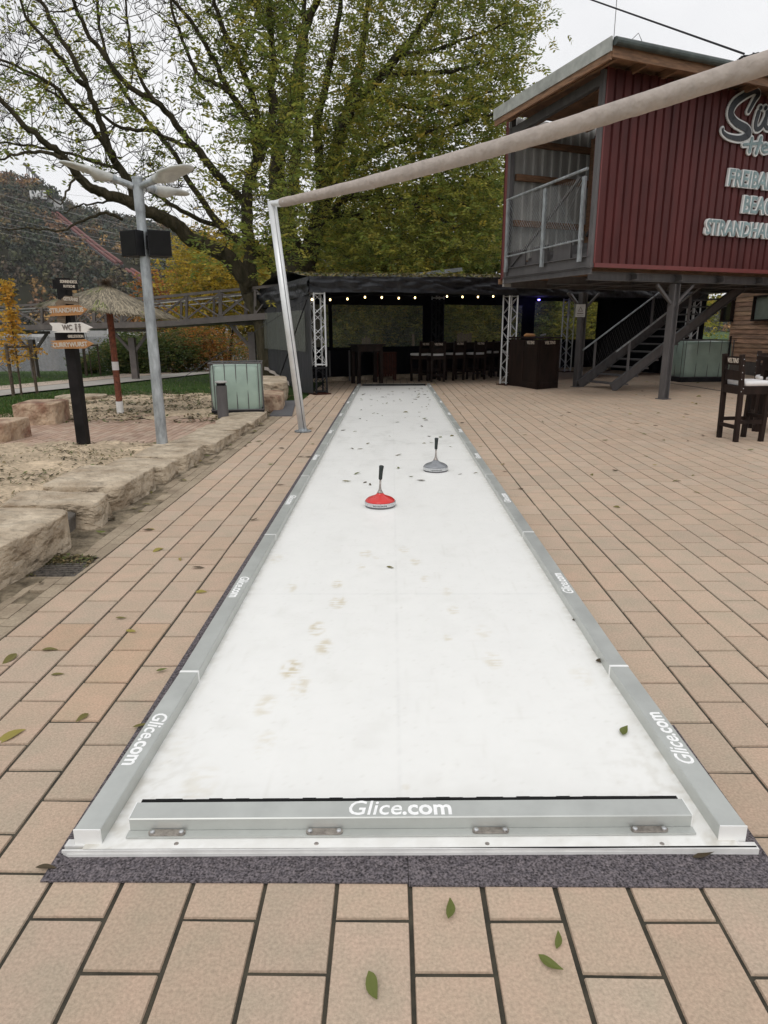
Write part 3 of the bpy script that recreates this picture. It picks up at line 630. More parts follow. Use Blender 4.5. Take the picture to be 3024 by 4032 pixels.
# ================================================================== STONES
def rock(name, lab, lo, hi, seed, m, rot=0, amp=.06, e=.32, group=None, n=22, cat='stone', taper=.0):
    c = [(a+b)/2 for a, b in zip(lo, hi)]; s = [(b-a)/2 for a, b in zip(lo, hi)]; m_ = MB(); R = Matrix.Rotation(rot, 3, 'Z')
    def sp(v): return (1 if v >= 0 else -1)*abs(v)**e
    vs = []; nu = n*2; nv = n
    for j_ in range(nv+1):
        ph_ = -pi/2+pi*j_/nv
        for i_ in range(nu):
            th = 2*pi*i_/nu; p = Vector((sp(cos(ph_))*sp(cos(th)), sp(cos(ph_))*sp(sin(th)), sp(sin(ph_))))
            q = Vector((p.x*s[0], p.y*s[1], p.z*s[2])); k = mn.fractal(q*3.2+Vector((seed*7.1, seed, 0)), .9, 2, 4); k2 = mn.noise(q*1.4+Vector((seed*3.3, 0, seed)))
            lay = mn.noise(Vector((q.x*2.5, q.y*2.5, q.z*9+seed)))*.018
            q = q*(1+amp*2.2*k2)+p.normalized()*(amp*.55*k+lay*(1-abs(p.z)))
            if p.z > .5: q.z = q.z-(q.z-s[2])*.65-.03*abs(k2)
            q.x *= 1-taper*max(0, p.z)
            q = R@q; vs.append(q+Vector(c))
    fs = [(j_*nu+i_, j_*nu+(i_+1) % nu, (j_+1)*nu+(i_+1) % nu, (j_+1)*nu+i_) for j_ in range(nv) for i_ in range(nu)]
    m_.add(vs, fs); return tag(m_.build(name, m, None, False), lab, cat, group)
row = [(2.5,4.60,.285,.85,'largest nearest block of the stone edging, cut by the left frame'),(4.93,5.42,.225,.75,'second block of the stone edging behind a dark gap'),(5.50,6.40,.235,.72,'third block of the stone edging with ochre face'),(6.55,7.06,.19,.66,'pale flat topped fourth block of the stone edging'),(7.24,8.12,.17,.62,'fifth block of the stone edging beside the lamp post foot'),(8.2,9.5,.135,.6,'long low sixth block of the stone edging'),(9.5,10.3,.13,.62,'seventh block of the stone edging near the grey bollard'),(10.35,11.9,.12,.62,'farthest flat block of the stone edging before the dark plate')]
for i, (y0, y1, h, w, lab) in enumerate(row):
    xf = -2.34+(.02*i if i < 4 else .12 if i > 4 else .04)+U_(-.03, .03)
    rock('edging_stone', lab, (xf-w, y0, -.08), (xf, y1, h), i+1, M['stone'], rot=U_(-.06, .06), amp=.062, e=.22, group='natural stone blocks edging the sand', n=26 if i < 4 else 18)
for y0, y1, h, lab in ((4.52,5.02,.16,'dark grey stone wedged low between the first two edging blocks'),(6.3,6.65,.13,'dark grey stone wedged beside the pale flat edging block'),(6.98,7.32,.11,'dark grey filler stone in the gap before the lamp post')):
    rock('filler_stone', lab, (-3.0, y0, -.08), (-2.47, y1, h), int(y0*9), M['darkstone'], amp=.06, e=.4, n=14)
a = gt(100, 1745); rock('boulder', 'squared reddish boulder at the left frame edge beside the brick path', (-5.5, a[1]-.05, 0), (a[0]-.22, a[1]+.6, .36), 21, M['boulder'], amp=.05, e=.28)
a = gt(190, 1668); rock('boulder', 'reddish block with dark red hollow at the lawn corner', (a[0]-.5, a[1]-.25, 0), (a[0]+.22, a[1]+.5, .42), 25, M['boulder'], amp=.07, e=.25, rot=.1)
a = gt(290, 1572); rock('boulder', 'low pale stone half buried at the sand corner', (a[0]-.35, a[1]-.3, -.1), (a[0]+.6, a[1]+.5, .16), 27, M['stone'], amp=.1, e=.5)
rock('boulder', 'big layered ochre block beside the tent side wall', (-3.15, 12.6, -.05), (-2.15, 13.9, .32), 31, M['boulder'], amp=.05, e=.25, rot=.1)
rock('boulder', 'sloping flat stone under the tent side wall', (-3.3, 14.0, -.05), (-2.35, 16.3, .46), 33, M['stone'], amp=.06, e=.3, rot=.15)
# ================================================================== LEFT SIDE OBJECTS
# lamp post
LP = gt(641, 1766); LP = np.array([-2.834, 8.08, .10])
t = T('lamp_post', 'galvanised lamp post with three flat lamp heads', 'street lamp', LP)
m_ = MB(); m_.tube([(LP[0],LP[1],LP[2]-.1),(LP[0],LP[1],2.82)], [.068,.052], 20); m_.tube([(LP[0],LP[1],2.80),(LP[0],LP[1],3.14)], [.056,.056], 20); m_.tube([(LP[0],LP[1],3.135),(LP[0],LP[1],3.155)], [.062,.062], 20); m_.build('pole', M['galv'], t, False)
def lamphead(az, tilt, sc=1.):
    d = Vector((cos(az), sin(az), 0)); s_ = Vector((-sin(az), cos(az), 0)); p0 = Vector((LP[0], LP[1], 3.06)); u0 = Vector((0,0,1))
    dd = (d*cos(tilt)+u0*sin(tilt)); uu = (u0*cos(tilt)-d*sin(tilt))
    m_ = MB(); p1 = p0+d*.05; p2 = p0+dd*.26; m_.tube([p1, p2], [.036,.036], 14); m_.tube([p2-dd*.03, p2+dd*.06], [.044,.044], 14); arm = m_.build('arm', M['galv'], t)
    m_ = MB(); sec = [(0,.045,.045,-.04),(.05,.05,.05,-.045),(.14,.095,.05,-.065),(.24,.15,.05,-.07),(.3,.16,.045,-.024),(.5,.15,.035,-.018),(.62,.10,.025,-.016),(.68,.05,.012,-.012)]
    vs = []; n = 12
    for (l, w, ht, hb) in sec:
        for k in range(n):
            a = 2*pi*k/n; y = w*cos(a); z = (ht*sin(a) if sin(a) > 0 else -hb*sin(a))
            vs.append(p2+dd*(l*.80)+s_*y+uu*z)
    fs = [(i*n+k, i*n+(k+1) % n, (i+1)*n+(k+1) % n, (i+1)*n+k) for i in range(len(sec)-1) for k in range(n)]+[tuple(range(n))[::-1], tuple((len(sec)-1)*n+k for k in range(n))]
    m_.add(vs, fs); m_.build('lamp_head', M['lampw'], t, True)
lamphead(radians(196), radians(15)); lamphead(radians(-27), radians(9)); lamphead(radians(66), radians(3))
m_ = MB(); p = gy(575, 720, 8.08); m_.tube([(LP[0]+.09, 8.08, 3.0), (LP[0]+.085, 8.08, 3.38)], .004, 5); m_.build('antenna', M['blackpl'], t)
# speakers
for (px, w, az, lab) in ((512,.26,-.5,'left black loudspeaker clamped to the lamp post'),(628,.25,.42,'right black loudspeaker clamped to the lamp post')):
    c = gy(px, 958, 8.0 if px < 600 else 8.0); s_ = T('loudspeaker', lab, 'loudspeaker', c, 'loudspeakers on the lamp post')
    m_ = MB(); Mx = frame(c, az) ; bv = .02
    tp = .85
    poly = [(-w/2,-.02),(w/2,-.02),(w/2*.82,.2),(-w/2*.82,.2)]
    e1 = Mx.to_3x3()@Vector((1,0,0)); e2 = Mx.to_3x3()@Vector((0,1,0)); m_.prism(poly, (c[0], c[1], c[2]-.135), e1, e2, (0,0,1), .27); bd = m_.build('cabinet', M['blackpl'], s_)
    m_ = MB(); m_.prism([(-w/2+.012,-.028),(w/2-.012,-.028),(w/2-.012,-.021),(-w/2+.012,-.021)], (c[0], c[1], c[2]-.123), e1, e2, (0,0,1), .246); m_.build('grille', M['blackp'], s_)
    m_ = MB(); m_.tube([Vector(c)+Vector((0,.08,.1)), Vector((LP[0]+(.06 if px > 560 else -.06), 8.03, c[2]+.08)), Vector((LP[0]+(.05 if px > 560 else -.05), 8.03, c[2]-.05)), Vector(c)+Vector((0,.08,-.1))], .012, 6); m_.build('bracket', M['blackpl'], s_)
# wooden sign post
SP = np.array([-3.949, 8.38, .10]); t = T('signpost', 'dark wooden signpost carrying arrow boards', 'signpost', SP)
m_ = MB(); m_.box((SP[0]-.062, SP[1]-.062, 0), (SP[0]+.062, SP[1]+.062, 2.12)); m_.build('post', M['signb'], t)
def board(px0, y0, px1, y1, m, Y, th=.022, shape='arrowR', name='arrow_board', lab=None, tilt=0, label=None):
    a = gy(px0, y0, Y); b = gy(px1, y0, Y); c = gy(px0, y1, Y); w = b[0]-a[0]; h = a[2]-c[2]; m_ = MB()
    if shape == 'arrowR': poly = [(0,0),(.04,h*.25),(.015,h*.45),(.05,h*.7),(.0,h),(w*.8,h),(w,h*.52),(w*.82,0)]
    elif shape == 'arrowL': poly = [(0,h*.5),(w*.25,0),(w,0),(w,h),(w*.25,h)]
    elif shape == 'jag': poly = [(0,h*.1),(.06,h*.15),(.0,h*.35),(.07,h*.45),(.01,h*.7),(.06,h*.8),(0,h),(w*.8,h*1.05),(w,h*.5),(w*.78,0)]
    elif shape == 'fish': poly = [(.03,0),(.09,h*.1),(.025,h*.2),(.035,h*.6),(.0,h),(.12,h),(.2,h*.85),(.24,h),(w*.75,h*1.02),(w,h*.5),(w*.88,h*.35),(w*.93,h*.25),(w*.85,h*.12),(w*.88,0)]
    else: poly = [(0,0),(w,h*.02),(w,h*.98),(w*.02,h)]
    ax = Vector((cos(tilt), 0, sin(tilt))); ay = Vector((-sin(tilt), 0, cos(tilt)))
    m_.prism(poly, (a[0], Y, c[2]), ax, ay, (0,1,0), th); o = m_.build(name, m, t)
    if label: o['label'] = label
    return o, (a[0]+w/2, Y-.002, (a[2]+c[2])/2), w, h, ax, ay
def sign_text(o, body, c, size, m, ax, ay, dx=0, dz=0, sx=1):
    m_ = MB(); text_mb(m_, body, size, Vector(c)+ax*dx+Vector((0,.001,dz)), ax, ay, .006, bold=.03, sx=sx); m_.build('lettering', m, o)
Yb = 8.26
o, c, w, h, ax, ay = board(203, 1101, 240, 1136, M['signb'], Yb+.1, shape='rect', tilt=-.06, label='black board end at the top')
o, c, w, h, ax, ay = board(238, 1100, 301, 1141, M['signb'], Yb, shape='rect', tilt=-.04, label='black top board with two lines'); sign_text(o, 'SONNENDECK', c, .046, M['lett'], ax, ay, 0, .03, .66); sign_text(o, 'RUTSCHE', c, .04, M['lett'], ax, ay, 0, -.022, .8)
o, c, w, h, ax, ay = board(209, 1174, 248, 1211, M['signbr'], Yb+.01, shape='arrowL', tilt=-.3, label='weathered brown board end')
o, c, w, h, ax, ay = board(237, 1163, 304, 1194, M['signbr'], Yb-.03, shape='arrowL', tilt=-.08, label='weathered brown board pointing left'); sign_text(o, 'GETRÄNKE', c, .055, M['lett'], ax, ay, .02, 0, .62)
o, c, w, h, ax, ay = board(185, 1206, 342, 1246, M['signor'], Yb-.02, shape='arrowR', tilt=.04, label='upper orange arrow board'); sign_text(o, 'STRANDHAUS', c, .075, M['lett'], ax, ay, -.01, .01, .85)
o, c, w, h, ax, ay = board(218, 1240, 252, 1272, M['signbr'], Yb+.02, shape='arrowL', tilt=-.1, label='small brown board between orange and white boards')
o, c, w, h, ax, ay = board(193, 1271, 362, 1310, M['signw'], Yb-.045, shape='fish', tilt=.0, label='white arrow board for the toilets'); sign_text(o, 'WC', c, .085, M['lettd'], ax, ay, -.045, 0, .8)
for dx in (.06, .105):
    m_ = MB(); q = Vector(c)+Vector((dx, 0, 0)); m_.lathe([(.0001,-.012),(.011,-.008),(.014,0),(.011,.008),(.0001,.012)], (q.x, q.y, q.z+.036), 8)
    m_.prism([(-.006,-.045),(.006,-.045),(.006,-.02),(.014,-.02),(.008,.02),(-.008,.02),(-.014,-.02),(-.006,-.02)] if dx < .1 else [(-.008,-.045),(.008,-.045),(.009,-.01),(.016,.015),(.006,.022),(-.006,.022),(-.016,.015),(-.009,-.01)], q, (1,0,0), (0,0,1), (0,-1,0), .004); m_.build('pictogram', M['lettd'], o)
o, c, w, h, ax, ay = board(214, 1309, 262, 1340, M['signb'], Yb+.02, shape='rect', label='black board end'); 
o, c, w, h, ax, ay = board(258, 1308, 328, 1338, M['signb'], Yb-.02, shape='rect', label='black lower board'); sign_text(o, 'GRILLSTATION', c, .045, M['lett'], ax, ay, .01, -.005, .62)
o, c, w, h, ax, ay = board(195, 1342, 367, 1377, M['signor'], Yb-.035, shape='jag', tilt=.03, label='lower orange arrow board'); sign_text(o, 'CURRYWURST', c, .075, M['lett'], ax, ay, -.02, .005, .85)
# straw parasol
PA = gt(475, 1630); PA[2] = gh(PA[0], PA[1]); t = T('straw_parasol', 'beach parasol with shaggy straw roof on a red brown pole', 'parasol', PA)
def pz(y): return gy(460, y, PA[1])[2]
tx = PA[0]+.0
m_ = MB(); m_.tube([(tx,PA[1],PA[2]-.1),(tx,PA[1],pz(1580))], .062, 14); m_.build('sleeve', M['whitep'], t)
m_ = MB(); m_.tube([(tx,PA[1],pz(1581)),(tx,PA[1],pz(1457))], .055, 14); m_.tube([(tx,PA[1],pz(1424)),(tx,PA[1],pz(1180))], .055, 14); m_.build('pole', M['postred'], t)
m_ = MB(); m_.tube([(tx,PA[1],pz(1457)),(tx,PA[1],pz(1424))], .057, 14); m_.build('white_band', M['whitep'], t)
m_ = MB(); apex = Vector((tx+.0, PA[1], pz(1118))); rz = pz(1222)-.02
RR = 1.1
def rimz(a, r): return apex.z-(apex.z-rz)*(r/RR)**.9-.11*cos(a-.2)*(r/RR)
n = 48
m_.cc = (.20,.17,.12)
vs = [apex]+[(apex.x+RR*cos(2*pi*k/n), apex.y+RR*sin(2*pi*k/n), rimz(2*pi*k/n, RR)-.03) for k in range(n)]; m_.add(vs, [(0, k+1, (k+1) % n+1) for k in range(n)])
for i in range(6500):
    a = U_(0, 2*pi); r0 = RR*sqrt(U_(0, 1))*.98; L_ = U_(.12, .3); r1 = min(r0+L_, RR*U_(1.0, 1.07)); da = U_(-.06, .06); w = U_(.004, .010)
    g = U_(.32, 1.35); moss = mn.noise(Vector((r0*cos(a)*2.5, r0*sin(a)*2.5, 2))) > .25
    m_.cc = (.33*g,.28*g,.20*g) if not moss or rnd() < .5 else (.20*g,.23*g,.06*g)
    z0 = rimz(a, r0)+U_(.0, .02); z1 = rimz(a+da, r1)+U_(-.025, .02)-.01; p = Vector((apex.x+r0*cos(a), apex.y+r0*sin(a), z0)); q = Vector((apex.x+r1*cos(a+da), apex.y+r1*sin(a+da), z1)); s_ = Vector((-sin(a), cos(a), 0))*w
    m_.add([p-s_, p+s_, q+s_*.6, q-s_*.6], [(0,1,2,3)])
for i in range(420):
    a = U_(0, 2*pi); L_ = U_(.1, .33); g = U_(.5, 1.1); m_.cc = (.24*g,.17*g,.11*g); p = apex+Vector((U_(-.05, .05), U_(-.05, .05), U_(-.05, .06))); q = p+Vector((cos(a)*L_, sin(a)*L_, U_(-.06, .09))); s_ = Vector((-sin(a), cos(a), 0))*.006
    m_.add([p-s_, p+s_, q], [(0,1,2)])
m_.build('straw_roof', M['thatch'], t)
# bollard light
p = gt(880, 1652); t = T('bollard_light', 'grey cylindrical bollard light in front of the green tank', 'bollard', p)
hb = gy(880, 1500, p[1])[2]; m_ = MB(); m_.tube([(p[0],p[1],-.05),(p[0],p[1],hb-.075)], .09, 24); m_.build('shaft', M['greysteel'], t); m_ = MB(); m_.tube([(p[0],p[1],hb-.075),(p[0],p[1],hb-.028)], .075, 24); m_.build('lens', M['blackp'], t)
m_ = MB(); m_.tube([(p[0],p[1],hb-.028),(p[0],p[1],hb-.01),(p[0],p[1],hb)], [.1,.1,.088], 24); m_.build('cap', M['corr'], t)
# IBC tanks
def ibc(cx, cy, cz, az, w, d, h, lab, extra=False):
    t = T('liquid_tank', lab, 'tank', (cx, cy, cz), 'pale green liquid tanks'); t.rotation_euler = (0, 0, az)
    def lc(p): return (p[0]+cx, p[1]+cy, p[2]+cz)
    m_ = MB(); m_.box(lc((-w/2,-d/2,0)), lc((w/2,d/2,.13))); m_.build('pallet', M['blackpl'], t)
    m_ = MB(); vs = []; lv = [(.12,.90),(.17,.955),(.3,.985),(h*.55,1.012),(h-.14,.985),(h-.05,.955),(h-.03,.9)]; n = 40
    for z, s in lv:
        for k in range(n):
            a = 2*pi*k/n; e = .30; x = (abs(cos(a))**e)*(1 if cos(a) >= 0 else -1)*(w/2-.004); y = (abs(sin(a))**e)*(1 if sin(a) >= 0 else -1)*(d/2-.004)
            rb = 1
            vs.append(lc((x*s*rb, y*s*rb, z)))
    fs = [(i*n+k, i*n+(k+1) % n, (i+1)*n+(k+1) % n, (i+1)*n+k) for i in range(len(lv)-1) for k in range(n)]+[tuple((len(lv)-1)*n+k for k in range(n))]; m_.add(vs, fs); m_.build('bottle', M['ibc'], t, True)
    m_ = MB()
    for s in (-1, 1):
        for k in range(5): x = -w/2+.07+(w-.14)*k/4; m_.tube([lc((x, s*(d/2-.01), .1)), lc((x, s*(d/2-.01), h))], .008, 6)
        for k in range(4): y = -d/2+.07+(d-.14)*k/3; m_.tube([lc((s*(w/2-.01), y, .1)), lc((s*(w/2-.01), y, h))], .008, 6)
    for z in (.14, h):
        m_.tube([lc((-w/2,-d/2,z)), lc((w/2,-d/2,z)), lc((w/2,d/2,z)), lc((-w/2,d/2,z)), lc((-w/2,-d/2,z))], .014 if z > .5 else .01, 6)
    m_.build('cage', M['greysteel'], t)
    if extra:
        m_ = MB(); m_.bar(lc((w/2-.2,-d/2-.03,.05)), lc((w/2-.2,-d/2-.03,h+.12)), .05, .01); m_.build('strap', M['blackpl'], t)
p = gt(925, 1640); ibc(p[0]-.03, p[1]+.48, .02, .17, .90, .72, gy(920, 1432, p[1])[2]-.02, 'green translucent tank behind the grey bollard light')
ibc(8.95, 20.0, .0, .12, 1.55, 1.1, 1.16, 'green translucent tank with black strap right of the stairs', True)
# ---- bridge
YA, YB_ = 24.0, 18.9
def bp(px, py):
    k = px/1100; return gy(px, py, YA+(YB_-YA)*k)
br = T('footbridge', 'grey brown lattice footbridge crossing behind the signpost', 'footbridge', bp(500, 1290)); K_ = [(-500,1335,1297,1235,1246),(0,1302,1284,1204,1214),(616,1286,1267,1167,1188),(1180,1246,1224,1112,1135)]
def kk(px, i): return interp(px, [(k[0], k[i]) for k in K_])
m_ = MB(); pts = [-500, 0, 300, 616, 900, 1180]
for a, b in zip(pts, pts[1:]):
    for dy in (0, 1.6):
        o_ = np.array([.25*dy, dy, 0]); m_.bar(tuple(bp(a, (kk(a,1)+kk(a,2))/2)+o_), tuple(bp(b, (kk(b,1)+kk(b,2))/2)+o_), .08, .17)
m_.build('main_beam', M['bridge'], br); m_ = MB()
for a, b in zip(pts, pts[1:]):
    A = bp(a, kk(a,1)); B = bp(b, kk(b,1)); o_ = np.array([.4,1.6,0]); m_.add([tuple(A+[0,0,.03]), tuple(B+[0,0,.03]), tuple(B+o_+[0,0,.03]), tuple(A+o_+[0,0,.03]), tuple(A-[0,0,.01]), tuple(B-[0,0,.01]), tuple(B+o_-[0,0,.01]), tuple(A+o_-[0,0,.01])], [(0,1,2,3),(7,6,5,4)])
m_.build('deck', M['bridge'], br); m_ = MB(); m2 = MB(); m3 = MB()
for a, b in zip(pts, pts[1:]):
    for dy in (0, 1.6):
        o_ = np.array([.25*dy, dy, 0]); m_.bar(tuple(bp(a, kk(a,3)+4)+o_), tuple(bp(b, kk(b,3)+4)+o_), .07, .075); m2.tube([tuple(bp(a, kk(a,4)+6)+o_+[0,.06,0]), tuple(bp(b, kk(b,4)+6)+o_+[0,.06,0])], .018, 6)
for i, px in enumerate((-380,-270,-170,-70,30,165,290,370,480,600,735,868,1005,1090)):
    for dy in (0, 1.6):
        o_ = np.array([.25*dy, dy, 0]); m_.bar(tuple(bp(px, kk(px,3))+o_), tuple(bp(px, kk(px,1)-6)+o_), .1 if px in (868,370) else .07, .07, up=(0,1,0))
pp = (-380,-270,-170,-70,30,165,290,370,480,600,735,868,1005,1090)
for i, (a, b) in enumerate(zip(pp, pp[1:])):
    for dy in (0, 1.6):
        o_ = np.array([.25*dy, dy, 0]); top = lambda x: bp(x, kk(x,3)+8)+o_; bot = lambda x: bp(x, kk(x,2))+o_
        m3.bar(tuple(bot(a)), tuple(top(b)), .028, .035); m3.bar(tuple(top(a)), tuple(bot(b)), .028, .035)
m_.build('railing', M['bridge'], br); m2.build('handrail', M['bridger'], br); m3.build('bracing', M['bridge'], br)
for px in (75, 482, 968):
    b = bp(px, kk(px,1)+3); y = b[1]+.7; g = gh(b[0], y); m_ = MB(); m_.box((b[0]-.1, y-.1, g-.1), (b[0]+.1, y+.1, b[2]-.3))
    for s in (-1, 1): m_.bar((b[0]+s*.05, y, b[2]-.75), (b[0]+s*.6, y, b[2]-.1), .08, .09)
    m_.bar((b[0]-.7, y, b[2]-.06), (b[0]+.7, y, b[2]-.06), .12, .1); m_.build('support_pier', M['bridge'], br)
# ---- foliage tools
def leafquads(C, D, L_, W_, cols, name, m, parent):
    """C centres (n,3), D directions (n,3), lengths, widths: one pointed quad per leaf"""
    n = len(C); rv = np.random.normal(size=(n, 3)); s = np.cross(D, rv); s /= np.linalg.norm(s, axis=1, keepdims=True)+1e-9
    L_ = L_[:, None]; W_ = W_[:, None]; nrm = np.cross(D, s); v = np.stack([C-D*L_/2, C+s*W_/2+nrm*W_*.15, C+D*L_/2, C-s*W_/2+nrm*W_*.15], 1).reshape(-1, 3)
    f = np.arange(n*4).reshape(n, 4); c = np.repeat(np.concatenate([cols, np.ones((n, 1))], 1), 4, 0)
    return npmesh(name, v, f, c, m, parent, 4)
def pal_pick(pal, n, jit=.25):
    p = np.array([q[0] for q in pal]); w = np.array([q[1] for q in pal], float); w /= w.sum(); i = np.random.choice(len(pal), n, p=w)
    return p[i]*np.random.uniform(1-jit, 1+jit, (n, 1))
GREEN = [((.24,.29,.06),4),((.15,.20,.045),3),((.35,.36,.07),3),((.44,.38,.07),.7)]
OLIVE = [((.31,.31,.065),4),((.18,.20,.045),2.5),((.41,.37,.07),3),((.50,.38,.07),.8)]
YELL = [((.50,.36,.05),4),((.38,.30,.05),3),((.22,.22,.05),2),((.55,.36,.05),1)]
ORNG = [((.62,.33,.05),4),((.68,.42,.07),3),((.42,.30,.05),2)]
RUST = [((.42,.17,.045),4),((.48,.24,.05),2),((.22,.15,.05),2),((.15,.17,.04),2)]
HEDGE = [((.075,.115,.035),4),((.12,.15,.04),3),((.19,.17,.05),1)]
def compound(cent, rad, n, pal, L0=.10, W0=.035, k=6, droop=.25):
    """compound leaves: n rachises around each centre, k leaflets each"""
    N_ = len(cent)*n; c = np.repeat(cent, n, 0)+np.random.normal(size=(N_, 3))*np.array(rad); d = np.random.normal(size=(N_, 3)); d[:, 2] -= droop*2; d /= np.linalg.norm(d, axis=1, keepdims=True)
    sv = np.cross(d, np.array([0,0,1.])); sv /= np.linalg.norm(sv, axis=1, keepdims=True)+1e-9
    col = pal_pick(pal, N_); Cs = []; Ds = []; Ks = []
    for j_ in range(k):
        side = 1 if j_ % 2 else -1; t = (j_//2)/(k/2)*.26; dd = sv*side*.9+d*.45; dd /= np.linalg.norm(dd, axis=1, keepdims=True)
        Cs.append(c+d*t+dd*L0*.5); Ds.append(dd+np.random.normal(size=dd.shape)*.2); Ks.append(col*np.random.uniform(.85, 1.15, (N_, 1)))
    C = np.concatenate(Cs); D = np.concatenate(Ds); D /= np.linalg.norm(D, axis=1, keepdims=True); K = np.concatenate(Ks); n_ = len(C)
    return C, D, np.random.uniform(.7, 1.25, n_)*L0, np.random.uniform(.7, 1.25, n_)*W0, K
class Tree:
    def __init__(s): s.nodes = []; s.mb = MB()
    def limb(s, pts, r0, r1, jit=.04, n=10, sub=5):
        P = [Vector(p) for p in pts]; out = []
        for i in range(len(P)-1):
            a = P[max(i-1, 0)]; b = P[i]; c = P[i+1]; d = P[min(i+2, len(P)-1)]
            for k in range(sub):
                t = k/sub; q = .5*((2*b)+(c-a)*t+(2*a-5*b+4*c-d)*t*t+(3*b-a-3*c+d)*t**3); out.append(q+Vector((U_(-jit, jit), U_(-jit, jit), U_(-jit, jit))))
        out.append(P[-1]); N_ = len(out); rs = [r0+(r1-r0)*(i/(N_-1))**.8 for i in range(N_)]; s.mb.tube(out, rs, n)
        for q, r in zip(out, rs): s.nodes.append((q.x, q.y, q.z, r))
        return out
    def grow(s, att, rmax=.04, rt=.008, n=5, curve=.25):
        """hang a branch from the nearest existing node to every attractor"""
        for a in att:
            NA = np.array(s.nodes); d = np.linalg.norm(NA[:, :3]-a, axis=1)+np.maximum(0, NA[:, 2]-a[2])*.6; i = int(np.argmin(d)); b = NA[i, :3]; L_ = np.linalg.norm(a-b)
            if L_ < .12: continue
            r = min(NA[i, 3]*.65, rmax, .008+.012*L_); m = max(2, int(L_/.45)); pts = []; off = np.random.normal(size=3)*curve*L_*.25
            for k in range(m+1):
                t = k/m; p = b*(1-t)+a*t+off*sin(pi*t)+np.array([0,0,-1])*L_*.07*sin(pi*t)+(np.random.normal(size=3)*.025 if 0 < k < m else 0); pts.append(Vector(p))
            rs = [r+(rt-r)*k/m for k in range(m+1)]; s.mb.tube(pts, rs, n if r > .02 else 4, cap=False)
            for q, rr in zip(pts[1:], rs[1:]): s.nodes.append((q.x, q.y, q.z, rr))
    def twigs(s, att, n=3, L_=(.3,.8), r=.005, upb=.5):
        for a in att:
            for k in range(n):
                d = Vector(np.random.normal(size=3)); d.z = abs(d.z)*.6+upb*.5; d.normalize(); l = U_(*L_); a_ = Vector(a); m1 = a_+d*l*.5+Vector((U_(-.05, .05), U_(-.05, .05), -.04)); e = a_+d*l+Vector((0,0,.12*l))
                s.mb.tube([a_, m1, e], [r, r*.8, r*.5], 3, cap=False)
def px3(pts, Y0, Y1):
    n = len(pts); return [gy(p[0], p[1], Y0+(Y1-Y0)*i/(n-1)) for i, p in enumerate(pts)]
wpx = lambda w, Y: w*Y/2610/2*1.03
# ---- tree B (leaning, sparsely leaved ash on the left)
tb = Tree(); YBt = 19.6
g0 = gy(1070, 1480, YBt); tb.limb([(g0[0], YBt, -.2), tuple(gy(1055,1320,YBt)), tuple(gy(1030,1240,YBt)), tuple(gy(1002,1185,YBt)), tuple(gy(980,1140,YBt))], wpx(105,YBt), wpx(62,YBt), .02, 14)
LB = [([(980,1140),(960,1085),(870,995),(755,940),(695,885),(633,850),(579,832),(506,796),(425,768),(362,741),(298,678),(244,615),(181,560),(90,488),(-20,362),(-120,290)],19.6,15.5,58,9),
 ([(1000,1180),(985,1100),(985,1000),(975,880),(972,800),(985,700),(1040,580),(1075,434),(1067,344),(1076,271),(1067,136),(1058,0),(1050,-150),(1040,-320)],19.6,20.3,50,9),
 ([(542,810),(506,714),(452,633),(416,542),(380,452),(352,362),(307,262),(226,136),(163,0),(120,-120),(90,-240)],18.0,16.6,30,6),
 ([(972,800),(904,741),(841,669),(769,579),(705,506),(633,416),(506,335),(380,181),(307,54),(271,-50),(240,-180)],19.9,17.5,30,6),
 ([(1040,1230),(1085,1090),(1060,1030),(995,976),(877,904),(814,814),(741,705),(669,579),(560,452),(470,330),(400,160),(380,-40)],19.8,21.5,34,6),
 ([(868,895),(760,850),(669,800),(560,735),(470,668),(380,640),(250,600),(120,572),(-40,560)],21,20.0,16,5),
 ([(1030,600),(1022,524),(995,380),(940,235),(868,90),(841,-20),(820,-200)],20,19.2,28,6),
 ([(1015,640),(995,506),(904,362),(841,235),(769,108),(669,-20),(610,-160)],20,18.2,26,5),
 ([(904,362),(850,330),(778,290),(730,190),(696,90),(660,-30),(640,-150)],18.9,18,16,5),
 ([(452,633),(380,520),(298,440),(200,330),(60,260),(-60,215)],17.6,15.5,18,5),
 ([(340,340),(290,300),(200,180),(100,60),(60,-60)],16.9,15.2,16,5),
 ([(362,741),(300,700),(260,760),(235,800),(190,770)],16.8,16.2,10,3),
 ([(480,860),(420,840),(330,870),(240,905),(130,900),(20,905)],17.8,16.5,11,3),
 ([(560,830),(470,790),(380,800),(310,810),(250,840)],18,17.2,9,3),
 ([(244,615),(160,600),(70,605),(-40,640)],16.4,15.6,14,4),
 ([(640,430),(560,330),(520,200),(500,60),(480,-80)],18.6,18,14,4),
 ([(780,590),(700,560),(600,520),(480,500),(380,440),(260,400),(120,300),(-20,250)],19.3,17.4,15,4)]
for pts, a, b, w0, w1 in LB: tb.limb(px3(pts, a, b), wpx(w0*1.12, a), wpx(w1*1.35, b), .03, 9, 4)
def low_b(px): return interp(px, [(-100,640),(100,640),(300,780),(560,860),(800,1000),(1000,1120),(1200,1050)])
attB = []; 
while len(attB) < 760:
    px = U_(-160, 1180); py = U_(-420, 1050)
    if py > low_b(px)-(30 if px < 600 else 0): continue
    attB.append(gy(px, py, U_(16.2, 20.5)+(px-400)/600))
attB = np.array(attB); tb.grow(attB, .035, .009, 5)
tb.twigs(attB[::1], 4, (.25,.85), .0075, .7)
cB = []; wB = []
